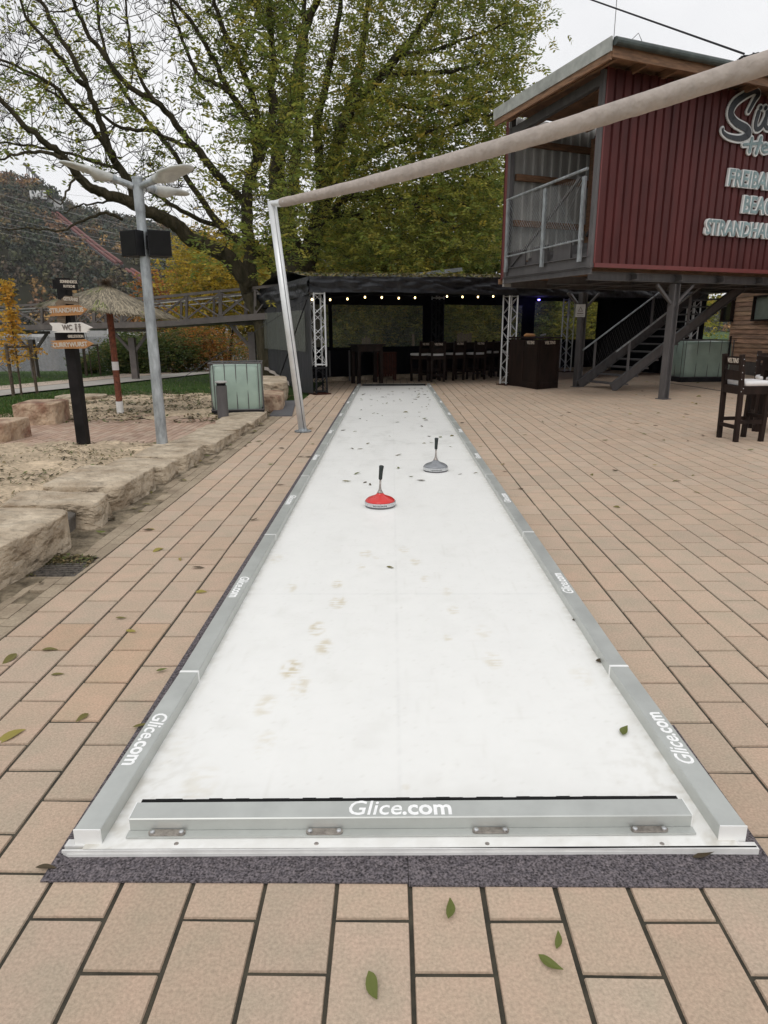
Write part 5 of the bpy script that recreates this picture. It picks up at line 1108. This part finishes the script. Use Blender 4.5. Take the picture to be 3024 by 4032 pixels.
# ================================================================== RED BUILDING
th = radians(24); UB = np.array([cos(th), sin(th), 0]); VB = np.array([-sin(th), cos(th), 0]); C0 = np.array([3.88, 13.52, 0])
MBt = Matrix(((UB[0],VB[0],0,C0[0]),(UB[1],VB[1],0,C0[1]),(0,0,1,0),(0,0,0,1)))
def bb(u, v, z): return tuple(C0+u*UB+v*VB+np.array([0,0,z]))
Z0 = 2.65; BD = 3.15; BL = 9.5
bld = T('red_building', 'raised dark red corrugated building with open balcony end and wooden eaves', 'building', C0)
m_ = MB(); u = 0.0; pitch = .20; prof = []
while u < BL: prof += [(u,0),(u+.135,0),(u+.147,.04),(u+.187,.04),(u+.199,0)]; u += pitch
n = len(prof); m_.add([bb(a, b, Z0+.06) for a, b in prof]+[bb(a, b, 5.98) for a, b in prof], [(i, i+1, n+i+1, n+i) for i in range(n-1)])
m_.box((0,.05,Z0+.06), (BL,.09,5.98), MBt); m_.build('front_siding', M['siding'], bld)
m_ = MB(); m_.box((-.02,-.03,Z0-.02), (BL,.0,Z0+.058), MBt); m_.box((-.03,-.004,Z0+.06), (.0,.2,6.0), MBt); m_.build('corner_trim', M['sidered'], bld)
m_ = MB(); u = -.02; prof = []
while u < BL: prof += [(u,0),(u+.13,0),(u+.15,.04),(u+.23,.04),(u+.25,0)]; u += .25
n = len(prof); m_.add([bb(a, BD-.08-b, Z0+.1) for a, b in prof]+[bb(a, BD-.08-b, 5.965) for a, b in prof], [(i, i+1, n+i+1, n+i) for i in range(n-1)]); m_.box((-.02,BD-.07,Z0-.2), (BL,BD-.02,5.965), MBt); m_.build('back_wall', M['corr'], bld)
m_ = MB(); m_.box((-.06,BD-.16,Z0-.02), (-.022,BD+.02,5.75), MBt); m_.box((-.06,BD-.02,Z0-.05), (BL,BD+.02,5.9), MBt); m_.build('back_cladding', M['sidered'], bld)
m_ = MB()
for z in (2.9,3.75,4.7,5.4): m_.box((.12,BD-.21,z), (2.2,BD-.125,z+.13), MBt)
m_.box((2.1,BD-.35,Z0+.1), (2.24,BD-.215,5.7), MBt); m_.build('wooden_studs', M['wood'], bld)
m_ = MB(); m_.box((2.26,.1,Z0+.1), (2.3,BD-.13,5.8), MBt); m_.build('partition', M['liner'], bld)
# floor, steel frame
m_ = MB(); m_.box((.02,.32,Z0-.05), (BL,BD-.1,Z0+.02), MBt); m_.box((-.08,BD-.0+.03,Z0-.14), (BL,BD+.07,Z0-.03), MBt); m_.build('floor', M['wood'], bld)
m_ = MB()
def ibeam(m_, p, q, h, w=.1, t=.012, up=(0,0,1)):
    m_.bar(p, q, t, h-2*t, up); P = Vector(p); Q = Vector(q); d = (Q-P).normalized(); sd = d.cross(Vector(up)).normalized(); uu = sd.cross(d).normalized()
    for s in (-1, 1): m_.bar(P+uu*s*(h/2-t/2), Q+uu*s*(h/2-t/2), w, t, up)
ibeam(m_, bb(-.05,.02,Z0+.09), bb(-.05,BD-.12,Z0+.09), .2, .12); ibeam(m_, bb(-.05,.02,Z0-.16+.08), bb(-.05,BD-.12,Z0-.08), .12, .1)
for v in (.3, 1.55, BD-.2): ibeam(m_, bb(.1,v,Z0-.15), bb(BL,v,Z0-.15), .16, .1)
for u in (1.2,2.4,3.6,4.8,6): ibeam(m_, bb(u,.12,Z0-.15), bb(u,BD-.3,Z0-.15), .12, .1)
for v in (.06, BD-.22): m_.box((-.1,v-.05,Z0-.02), (0,v+.05,5.95), MBt)
m_.bar(bb(-.05,.1,5.80), bb(-.05,BD-.2,5.62), .1, .16); m_.bar(bb(-.02,BD-.3,Z0+.2), bb(-.02,.55,4.3), .045, .045); m_.bar(bb(2.0,BD-.4,3.6), bb(2.2,.6,5.6), .06, .06)
m_.build('steel_frame', M['greysteel'], bld)
m_ = MB()
for k in range(4): u0 = .25+k*.42; m_.box((.05+k*.35,.25,Z0+.02), (.07+k*.35,BD-.4,Z0+.25+k*.12), MBt); m_.box((.05+k*.35,.25,Z0+.25+k*.12), (.42+k*.35,BD-.4,Z0+.28+k*.12), MBt)
for v in (.75,1.5,2.3): m_.box((.0,v,Z0+.19), (.03,v+.55,Z0+.55), MBt)
m_.build('seating_tiers', M['greysteel'], bld)
# balcony railing
m_ = MB(); tz = 4.26
z_a, z_b = Z0+1.55, Z0+1.62
for v in (.30,1.5,BD-.3): m_.box((-.16,v-.04,Z0+.1), (-.11,v+.04,tz), MBt)
m_.tube([bb(-.14,.22,tz+.12), bb(-.14,BD-.25,tz)], .028, 10); m_.tube([bb(-.14,.22,Z0+.5), bb(-.14,BD-.25,Z0+.42)], .018, 8); m_.build('balcony_railing', M['galv'], bld)
m_ = MB()
for k in range(34):
    v = .3+k*(BD-.6)/34
    for s in (-1, 1):
        v1 = v+s*.9; 
        if v1 < .3: f = (v-.3)/.9; v1 = .3; z1 = Z0+.5+f*1.2
        elif v1 > BD-.3: f = (BD-.3-v)/.9; v1 = BD-.3; z1 = Z0+.5+f*1.2
        else: z1 = Z0+1.6
        m_.tube([bb(-.14,v,Z0+.5), bb(-.14,v1,min(z1, tz))], .0038, 3)
m_.build('wire_mesh', M['galv'], bld)
# roof
def rz_(v): return 6.13-.04*(v+.6)
m_ = MB(); r0, r1, v0, v1 = -.5, BL+.3, -.62, BD-.2
m_.add([bb(r0,v0,rz_(v0)-.02), bb(r1,v0,rz_(v0)-.02), bb(r1,v1,rz_(v1)-.02), bb(r0,v1,rz_(v1)-.02), bb(r0,v0,rz_(v0)), bb(r1,v0,rz_(v0)), bb(r1,v1,rz_(v1)), bb(r0,v1,rz_(v1))], [(3,2,1,0),(4,5,6,7),(0,1,5,4),(1,2,6,5),(2,3,7,6),(3,0,4,7)]); m_.build('roof', M['zinc'], bld)
m_ = MB(); m_.bar(bb(r0-.012,v0-.01,rz_(v0)-.06), bb(r0-.012,v1+.02,rz_(v1)-.06), .03, .22); m_.build('verge_flashing', M['zinc'], bld)
m_ = MB(); m_.bar(bb(r0+.02,v0+.03,rz_(v0)-.2), bb(r0+.02,v1,rz_(v1)-.2), .05, .16); m_.bar(bb(r0+.04,v0+.04,rz_(v0)-.14), bb(r1,v0+.04,rz_(v0)-.14), .05, .2)
m_.add([bb(r0+.04,v0+.06,rz_(v0)-.03), bb(r1,v0+.06,rz_(v0)-.03), bb(r1,v1,rz_(v1)-.03), bb(r0+.04,v1,rz_(v1)-.03)], [(3,2,1,0)])
for k in range(14): m_.bar(bb(r0+.35+k*.7,v0+.08,rz_(v0)-.1), bb(r0+.35+k*.7,v1,rz_(v1)-.1), .06, .12)
m_.box((0,.1,5.84), (BL,.16,6.03), MBt); m_.build('eaves', M['wood'], bld)
m_ = MB(); N_ = 8; m_.tube([bb(r0+.02,v0-.05,rz_(v0)-.03), bb(r1,v0-.05,rz_(v0)-.06)], .065, 12); m_.build('gutter', M['gutter'], bld)
m_ = MB(); p = bb(r0+.03,v0,rz_(v0)); m_.tube([p, (p[0],p[1],p[2]+.62)], .006, 5); p = bb(r0+.35,v0,rz_(v0)); m_.tube([p, (p[0]+.15,p[1],p[2]+.14), (p[0]+.22,p[1],p[2]+.02)], .006, 5); m_.build('lightning_rod', M['greysteel'], bld)
# lettering on the front wall
def ribbon(m_, pts, ws, off, thk):
    P = [Vector((a, b)) for a, b in pts]; out = []
    for i in range(len(P)-1):
        a = P[max(i-1, 0)]; b = P[i]; c = P[i+1]; d = P[min(i+2, len(P)-1)]
        for k in range(8): t = k/8; out.append((.5*((2*b)+(c-a)*t+(2*a-5*b+4*c-d)*t*t+(3*b-a-3*c+d)*t**3), ws[i]+(ws[i+1]-ws[i])*t))
    out.append((P[-1], ws[-1]))
    for (p, w), (q, w2) in zip(out, out[1:]):
        d = (q-p); 
        if d.length < 1e-6: continue
        d.normalize(); nn = Vector((-d.y, d.x)); poly = [p-nn*w, q-nn*w2, q+nn*w2, p+nn*w]
        m_.add([bb(x.x, -off, x.y) for x in poly]+[bb(x.x, -off-thk, x.y) for x in poly], [(4,5,6,7),(0,1,5,4),(2,3,7,6)])
    for p, w in (out[::3]+[out[-1]]):
        ng = 10; m_.add([bb(p.x+w*cos(2*pi*k/ng), -off-thk-.0003*(1+hash((round(p.x,3), round(p.y,3))) % 3), p.y+w*sin(2*pi*k/ng)) for k in range(ng)]+[bb(p.x+w*cos(2*pi*k/ng), -off, p.y+w*sin(2*pi*k/ng)) for k in range(ng)], [tuple(range(ng))]+[(k, (k+1) % ng, ng+(k+1) % ng, ng+k) for k in range(ng)])
def uz(px, py): d = ray(px, py); k = ((C0-CO)@VB)/(d@VB); p = CO+d*k; return ((p-C0)@UB, p[2])
Sp = [(2938,443),(2962,398),(2978,372),(2962,362),(2925,378),(2885,408),(2868,450),(2888,485),(2930,510),(2938,532),(2905,548),(2860,540),(2838,522),(2838,508)]
Sw = [.045,.06,.07,.08,.09,.105,.11,.11,.115,.11,.085,.06,.04,.02]
uu1 = [(2978,445),(2966,490),(2970,512),(2990,500),(3012,455)]; uu2 = [(3012,445),(3004,495),(3020,508),(3045,490)]; dd_ = [(3062,495),(3040,480),(3060,455),(3085,460),(3075,490),(3095,400),(3110,350)]
Hn = [([(2952,548),(2942,600)],.032),([(2988,545),(2968,605)],.032),([(2920,572),(2990,566)],.026),([(2994,590),(3014,580),(3006,570),(2992,585),(2998,602),(3020,598)],.02),([(3024,572),(3022,600),(3034,574),(3044,600)],.02),([(3056,605),(3048,570),(3070,575),(3050,640)],.02)]
t = T('wall_lettering', 'script lettering with white outline on the red wall', 'sign', bb(3.2,-.1,5.4))
for nm, grow, off, mm, thk in (('white_backing',.035,.015,M['letw'],.03),('dark_script',.0,.0505,M['letk'],.012)):
    m_ = MB(); ribbon(m_, [uz(*p) for p in Sp], [w*.62+grow for w in Sw], off, thk)
    for s_ in (uu1, uu2, dd_): ribbon(m_, [uz(*p) for p in s_], [.042+grow]*len(s_), off, thk)
    for q in ((2984,430),(3004,430)): ribbon(m_, [uz(*q), uz(q[0]+3, q[1]-4)], [.035+grow]*2, off, thk)
    m_.build(nm, mm, t)
t = T('wall_lettering', 'small teal script lettering below the big dark script', 'sign', bb(3.6,-.1,5.0))
for nm, grow, off, mm, thk in (('white_backing',.035,.015,M['letw'],.03),('teal_script',.0,.0505,M['letteal'],.012)):
    m_ = MB()
    for s_, w in Hn: ribbon(m_, [uz(*p) for p in s_], [w+grow]*len(s_), off, thk)
    m_.build(nm, mm, t)
for body, px, y0, y1, sx, lab in (('FREIBAD',2860,671,735,.84,'teal block letters FREIBAD on the red wall'),('BEACH',2918,777,841,.84,'teal block letters BEACH on the red wall'),('STRANDHAUS',2772,869,926,.84,'teal block letters STRANDHAUS on the red wall')):
    a = uz(px, y0); b = uz(px, y1); h = a[1]-b[1]; t = T('wall_lettering', lab, 'sign', bb(a[0], -.1, b[1])); sz = h/.69
    for nm, bo, off, mm, thk, ddx in (('white_backing',.055,.015,M['letw'],.045,-.015),('teal_face',.02,.062,M['letteal'],.006,.01)):
        m_ = MB(); text_mb(m_, body, sz, bb(a[0]+ddx, -off, (a[1]+b[1])/2+(0 if bo < .05 else -.0)), tuple(UB), (0,0,1), thk, shear=.06, bold=bo, sx=sx, align='LEFT'); m_.build(nm, mm, t)
# supports
def hcol(lab, x, y, z1, s=.17):
    t = T('steel_post', lab, 'post', (x, y, 0), 'steel posts carrying the red building'); m_ = MB(); R = Matrix.Translation(Vector((x,y,0)))@Matrix.Rotation(th, 4, 'Z'); f = .016
    m_.box((-s/2,-s/2,0), (-s/2+f,s/2,z1), R); m_.box((s/2-f,-s/2,0), (s/2,s/2,z1), R); m_.box((-s/2+f,-.006,0), (s/2-f,.006,z1), R); m_.build('column', M['greysteel'], t)
    m_ = MB(); m_.box((-s/2-.04,-s/2-.04,0), (s/2+.04,s/2+.04,.015), R); m_.build('foot_plate', M['greysteel'], t)
    m_ = MB()
    for d in ((1,0),(-1,0),(0,1)): m_.bar(tuple(R@Vector((0,0,z1-.45))), tuple(R@Vector((d[0]*.5,d[1]*.5,z1-.02))), .05, .05)
    m_.build('brace', M['greysteel'], t); return t
hcol('front grey steel post under the red wall', 5.94, 14.72, Z0-.26, .155); pz2 = (4.94, 18.0); hcol('rear grey steel post carrying the notice plate', pz2[0], pz2[1], Z0-.26, .165)
hcol('grey steel post right outside the frame', *bb(7.5,.25,0)[:2], Z0-.26); 
ct = T('notice_plate', 'white notice with warning triangle on the rear steel post', 'notice', (4.9,17.8,1.8)); a = gy(2268, 1198, 17.85); b = gy(2303, 1248, 17.85)
m_ = MB(); m_.box((a[0], 17.85, b[2]), (b[0]+.0, 17.86, a[2])); m_.build('plate', M['signpl'], ct); m_ = MB(); cx, cz = (a[0]+b[0])/2, a[2]-.13
m_.prism([(-.065,-.05),(.065,-.05),(0,.075)], (cx,17.849,cz), (1,0,0), (0,0,1), (0,-1,0), .003); m_.build('triangle', M['lettd'], ct); m_ = MB(); m_.prism([(-.036,-.034),(.036,-.034),(0,.040)], (cx,17.845,cz), (1,0,0), (0,0,1), (0,-1,0), .003); m_.build('triangle_field', M['signpl'], ct)
m_ = MB(); m_.box((cx-.08,17.844,cz-.11), (cx+.08,17.849,cz-.085)); m_.box((cx-.09,17.844,cz-.145), (cx+.09,17.849,cz-.135)); m_.box((cx-.05,17.844,cz-.19), (cx+.05,17.849,cz-.18)); m_.build('text_bars', M['lettd'], ct)
# stairs
st = T('steel_stairs', 'grey steel staircase climbing right under the red building', 'staircase', (5.2,17.2,0)); N0 = Vector((5.455,16.75,0)); F0 = Vector((4.95,17.88,0)); UBv = Vector(UB); slope = .62
TOP = 2.62; Ls = TOP/slope; m_ = MB()
for b in (N0, F0): ibeam(m_, tuple(b+Vector((0,0,.06))), tuple(b+UBv*Ls+Vector((0,0,TOP))), .24, .08)
m_.build('stringer', M['greysteel'], st)
for k in range(13):
    z = .16+k*.19; s_ = (z-.0)/slope; m_ = MB(); a = N0+UBv*s_; b = F0+UBv*s_; 
    m_.add([a+Vector((0,0,z)), a+UBv*.27+Vector((0,0,z)), b+UBv*.27+Vector((0,0,z)), b+Vector((0,0,z)), a+Vector((0,0,z-.035)), a+UBv*.27+Vector((0,0,z-.035)), b+UBv*.27+Vector((0,0,z-.035)), b+Vector((0,0,z-.035))], [(0,1,2,3),(7,6,5,4),(0,4,5,1),(1,5,6,2),(2,6,7,3),(3,7,4,0)]); m_.build('tread', M['corr'] if False else M['greysteel'], st)
m_ = MB(); m2 = MB()
for b in (N0, F0):
    for s_ in (.45, 2.3, 3.9): p = b+UBv*s_+Vector((0,0,s_*slope+.05)); m_ = MB(); m_.bar(p, p+Vector((0,0,.86)), .06, .03, up=(0,1,0)); m_.build('baluster', M['greysteel'], st)
    m2.tube([b+UBv*.05+Vector((0,0,.05*slope+.92)), b+UBv*(Ls)+Vector((0,0,TOP+.85))], .022, 8)
m2.build('handrail', M['galv'], st)
m_ = MB()
for k in range(40):
    s_ = .45+k*.09; p = F0+UBv*s_+Vector((0,0,s_*slope+.1)); q = p+UBv*.3+Vector((0,0,.3*slope+.72)); m_.tube([p, q], .002, 3); q = p-UBv*.3+Vector((0,0,-.3*slope+.72)); m_.tube([p, q], .002, 3)
m_.build('railing_net', M['greysteel'], st)
# clad building on the right
cb = T('wooden_building', 'larch clad building behind the stairs and right tank', 'building', (11.9,22,0)); m_ = MB(); XW = 11.7; YWf = 23.9; zz = .42
k = 0
while zz < 3.25:
    g = U_(.78, 1.15); m_.cc = (g*U_(.96,1.06), g, g*U_(.94,1.04)); m_.add([(XW-.025,12,zz+.004),(XW-.025,YWf,zz+.004),(XW-.006,YWf,zz+.142),(XW-.006,12,zz+.142),(XW+.04,12,zz+.004),(XW+.04,YWf,zz+.004)], [(3,2,1,0),(0,1,5,4)]); zz += .146
m_.build('cladding', M['clad'], cb); m_ = MB(); m_.box((XW+.001,12,0), (XW+5,YWf,3.25)); m_.box((XW-.03,12,0), (XW+.0,YWf,.41)); m_.build('wall', M['greysteel'], cb)
m_ = MB(); m_.box((XW-.4,11.5,3.26), (XW+5.4,YWf+.4,3.42)); m_.build('roof', M['roofd'], cb)
def wallx(px, py): d = ray(px, py); return CO+d*((XW-.03)/d[0])
for (x0, x1, y0, y1, lab) in ((2845,2886,1185,1262,'narrow'),(2968,3160,1172,1258,'wide')):
    a = wallx(x0, y1); b = wallx(x1, y1); c = wallx(x0, y0); yl, yr, zb, zt = a[1], b[1], a[2], c[2]; m_ = MB()
    for (p0, p1) in (((yl-.05,zb-.05),(yl,zt+.05)),((yr,zb-.05),(yr+.05,zt+.05)),((yr,zb-.05),(yl,zb)),((yr,zt),(yl,zt+.05))): m_.box((XW-.14,min(p0[0],p1[0]),p0[1]), (XW-.01,max(p0[0],p1[0]),p1[1]))
    fr = m_.build('window_frame', M['darkwood'], cb); m_ = MB(); m_.box((XW-.05,yr,zb), (XW-.04,yl,zt)); m_.build('pane', M['paleglass'] if lab == 'wide' else M['darkwin'], fr)
# ================================================================== POLE WITH SAIL ROLL
pb = gz(1193, 1700); t = T('sail_pole', 'white aluminium pole leaning outwards beside the lane', 'pole', pb); ptop = gy(1070, 793, 10.15)
m_ = MB(); m_.tube([tuple(pb), tuple(ptop)], .062, 24); m_.build('shaft', M['alu'], t, True); 
m_ = MB(); dv = Vector((.25,-.97,0))*.055; m_.bar(Vector(pb)+dv+Vector((.015,0,.02)), Vector(ptop)+dv+Vector((.015,0,-.1)), .012, .012); m_.build('keder_groove', M['plate'], t)
m_ = MB(); m_.lathe([(.0001,.02),(.13,.02),(.13,.0),], (pb[0], pb[1], 0), 20); m_.lathe([(.13,0),(.13,.016),(.07,.02),(.065,.05)], (pb[0], pb[1], 0), 20); m_.build('base_plate', M['galv'], t)
rollA = gy(1098, 800, 10.0); rollB = gy(3190, 190, 5.35); t = T('sail_roll', 'beige awning cloth rolled on a long diagonal boom', 'awning', rollA)
def rp(s): p = rollA*(1-s)+rollB*s; return Vector((p[0], p[1], p[2]-.30*s*(1-s)))
m_ = MB(); n = 28; N_ = 150; vs = []
d0 = (Vector(rollB)-Vector(rollA)).normalized(); sx_ = d0.cross(Vector((0,0,1))).normalized(); ux_ = sx_.cross(d0)
for i in range(N_+1):
    s = .012+.988*i/N_; c = rp(s); r = (.058+.015*sm(s*2.2)+.007*s)
    for k in range(n):
        a = 2*pi*k/n; ph_ = a+s*26; rr = r*(1+.035*((ph_/(2*pi)) % 1))+.0045*mn.fractal(Vector((s*32+sin(a)*1.2, cos(a)*1.4+s*7, a*.3 if a < pi else (2*pi-a)*.3)), .9, 2, 3); vs.append(c+(sx_*cos(a)+ux_*sin(a))*rr)
m_.add(vs, [(i*n+k, i*n+(k+1) % n, (i+1)*n+(k+1) % n, (i+1)*n+k) for i in range(N_) for k in range(n)]+[tuple(range(n))[::-1], tuple(N_*n+k for k in range(n))]); m_.build('rolled_cloth', M['canvas'], t, True)
m_ = MB(); m_.tube([tuple(gy(1072,800,10.1)), rp(.0), rp(.012), rp(.03)], [.03,.05,.057,.057], 18); m_.build('boom_end', M['alu'], t)
pk = rp(.945); kn = T('rope', 'dark knotted rope and cable tied round the rolled awning', 'rope', pk)
m_ = MB(); pts = []
for k in range(9): a = .9+k*.22; pts.append(rp(.930+.004*k)+(sx_*cos(a)+ux_*sin(a))*(.086+.006*sin(k*2)))
m_.tube(pts, .008, 6); pts = [rp(.925)+ux_*.08-d0*.0+sx_*(-.05)+Vector((U_(-.03,.03),U_(-.03,.03),U_(-.03,.04))) for k in range(14)]; m_.tube(pts, .008, 5); m_.tube([p_+d0*.08 for p_ in pts[::-1]], .007, 5); m_.build('knot', M['blackpl'], kn)
q = gy(2930, 212, (rp(.925))[1]-.05); e = gy(1700, -240, 13.5); m_ = MB(); m_.tube([tuple(q), tuple((q+e)/2+np.array([0,0,-.03])), tuple(e)], .0075, 6); m_.build('cable', M['blackpl'], kn)
m_ = MB(); pe = Vector(rollB)+d0*.05; m_.tube([(pe.x+.35,pe.y-.1,0), tuple(pe)], .062, 20); tag(m_.build('sail_pole', M['alu'], None, True), 'second white pole holding the awning boom outside the frame', 'pole')
# ================================================================== FALLEN LEAVES
def leafmesh(kind, seed):
    random.seed(seed); m_ = MB(); L_ = 1.; w = U_(.28, .42); c1 = U_(-.35, .5); tw = U_(-.4, .4)
    g = {'g': (.13,.15,.035), 'y': (.30,.25,.06), 'b': (.075,.055,.03), 'o': (.16,.14,.04)}[kind]; n = 6; vs = []
    for i in range(n+1):
        t = i/n; ww = w*sin(pi*(t**.8))*.5*(1 if t < .98 else .2)+.012; z = c1*(t-.5)**2+.02; x = t-.5; yb = .08*sin(t*3+seed)
        vs += [(x, yb-ww, z+.35*ww+tw*ww), (x, yb, z), (x, yb+ww, z+.35*ww-tw*ww)]
    m_.cc = g; m_.add([(a, b, c+.03) for a, b, c in vs], [(i*3+k, i*3+k+1, i*3+k+4, i*3+k+3) for i in range(n) for k in range(2)])
    me = bpy.data.meshes.new('fallen_leaf'); me.from_pydata(m_.v, [], m_.f); me.materials.append(M['leafg']); at = me.color_attributes.new('Col', 'FLOAT_COLOR', 'POINT'); at.data.foreach_set('color', np.array([(*c, 1) for c in m_.c], dtype=np.float32).ravel()); return me
LM = {k: [leafmesh(k, i+{'g':0,'y':40,'b':80,'o':120}[k]) for i in range(4)] for k in 'gybo'}
random.seed(11)
def leaf(x, y, z, L_, kind, label, group, rz=None):
    o = bpy.data.objects.new('fallen_leaf', random.choice(LM[kind])); COL.objects.link(o); o.location = (x, y, z); o.scale = (L_, L_, L_*U_(.7, 1.3)); o.rotation_euler = (U_(-.12, .12), U_(-.12, .12), U_(0, 6.28) if rz is None else rz); tag(o, label, 'leaf', group); return o
for (dx, dy, L_, k, rz, lab) in ((969,1967,.072,'g',1.45,'olive leaf on the paving just below the rubber mat'),(1203,2033,.052,'g',1.3,'small green leaf on the paving right of centre'),(1190,2083,.068,'g',-.7,'green leaf lying diagonally near the bottom right'),(805,2134,.068,'g',-1.1,'green leaf at the bottom centre of the paving'),(1349,1595,.07,'g',1.0,'teardrop leaf alone on the white lane near its right rail'),(843,1235,.06,'o',-.5,'small dark leaf on the lane centre below the red ice stock'),(1519,1852,.07,'b',0.05,'brown leaf on the rubber mat by the right corner'),(283,1366,.07,'y',-.6,'yellow leaf on the left paving'),(262,1337,.06,'o',.2,'olive leaf left of the lane beside the paver joint'),(108,1404,.08,'o',0,'green leaf on the left paving near the frame edge'),(350,1452,.05,'g',.4,'green leaf left of the rail joint'),(23,1591,.11,'y',.7,'long pale leaf at the left frame edge'),(206,1770,.05,'y',1.3,'yellow leaf stuck beside the left rail'),(413,1493,.06,'b',.9,'dark scrap against the inner side of the left rail'),(1300,1442,.06,'b',.2,'dark leaf leaning on the inner side of the right rail'),(305,1572,.06,'o',.5,'olive leaf on the edge of the left rail'),(100,1880,.06,'b',.1,'thin straw on the left corner of the mat'),(188,1838,.08,'y',.05,'pale leaf shred on the mat front left'),(125,1457,.06,'o',0,'curled leaf left of the lane on a joint'),(435,1280,.07,'y',.0,'yellow curled leaf near the left rail lettering'),(1245,1350,.05,'b',.3,'tiny dark crumb right of the lane')):
    p = gz(dx*1.8228, dy*1.8228, 0); on = (-.9 < p[0] < 1.0 and p[1] > 1.65); leaf(p[0], p[1], ZS+.001 if on else (.006 if p[1] > 1.5 and abs(p[0]) < 1.1 else .002), L_, k, lab, 'fallen leaves', rz)
n = 0
while n < 88:
    y = 4.6+13*rnd()**.75; x = U_(LX0+.13, LX1-.13)
    if y < 6 and rnd() < .6: continue
    leaf(x, y, ZS+.001, U_(.04, .095)*(1+.01*y), random.choice('boobg'), 'small curled leaf lying on the far white part of the lane', 'leaves on the lane'); n += 1
n = 0
while n < 165:
    y = 1.2+19*rnd(); x = U_(-2.2, -.98) if rnd() < .28 else U_(1.15, 9)
    if x > .5+y*.62 or (y < 4 and rnd() < .7): continue
    leaf(x, y, .003, U_(.04, .10)*(1+.012*y), random.choice('bobogy'), 'small dried leaf lying on the beige paving', 'leaves on the paving'); n += 1
n = 0
while n < 26:
    y = U_(3.4, 11); leaf(U_(-2.4, -2.1), y, .012, U_(.05, .1), random.choice('boyg'), 'leaf caught in the dirt along the stone edging', 'leaves in the gutter'); n += 1
mb = MB()   # litter on the sand: uncountable
def lit(x, y, dz, l=.023):
    a = U_(0, 6.28); l *= U_(.6, 1.5); g = U_(.6, 1.3); mb.cc = random.choice([(.07*g,.055*g,.03*g),(.11*g,.09*g,.04*g),(.10*g,.12*g,.035*g),(.2*g,.15*g,.07*g)]); q = Vector((x, y, gh(x, y)+dz+.035*mn.noise(Vector((x*3.1, y*3.1, 1))))); d = Vector((cos(a), sin(a), U_(-.1, .5)))*l; e = Vector((-sin(a), cos(a), U_(-.3, .6)))*l*.3
    mb.add([q-d, q+e, q+d, q-e], [(0,1,2,3)])
c_ = 0
while c_ < 3600:
    x = U_(-5.6, -2.75); y = U_(3.2, 8.5); 
    if mn.noise(Vector((x*1.4, y*1.4, 3))) > U_(-.35, .5): lit(x, y, .034); c_ += 1
c_ = 0
while c_ < 3600:
    x = U_(-6.5, -2.3); y = U_(10.6, 16.3)
    if mn.noise(Vector((x*1.2, y*1.2, 3))) > U_(-.5, .3): lit(x, y, .03, .042); c_ += 1
for i in range(700):
    x = U_(-3.0, -2.5); y = U_(5, 12); lit(x, y, .01+(.2 if y < 7 else .14))if False else None
for i in range(1100): x = U_(-2.33, -2.02); y = U_(3.94, 4.3); lit(x, y, .016, .02)
tag(mb.build('leaf_litter', M['leafg']), 'scattered curled leaf litter on the sand', 'leaves', kind='stuff')
bpy.context.view_layer.update()
# ================================================================== HAZE
m_ = MB(); m_.box((-1520,-80,-5), (1520,1520,230)); hz = m_.build('haze', bpy.data.materials.new('haze air')); hz['kind'] = 'stuff'
hm = hz.data.materials[0]; hm.use_nodes = True; hm.node_tree.nodes.clear(); ho = hm.node_tree.nodes.new('ShaderNodeOutputMaterial'); hv = hm.node_tree.nodes.new('ShaderNodeVolumePrincipled')
hv.inputs['Color'].default_value = (.95,.96,1,1); hv.inputs['Density'].default_value = .00012; hm.node_tree.links.new(hv.outputs[0], ho.inputs['Volume'])
tag(hz, 'thin autumn haze in the air over lake and hill', 'haze')
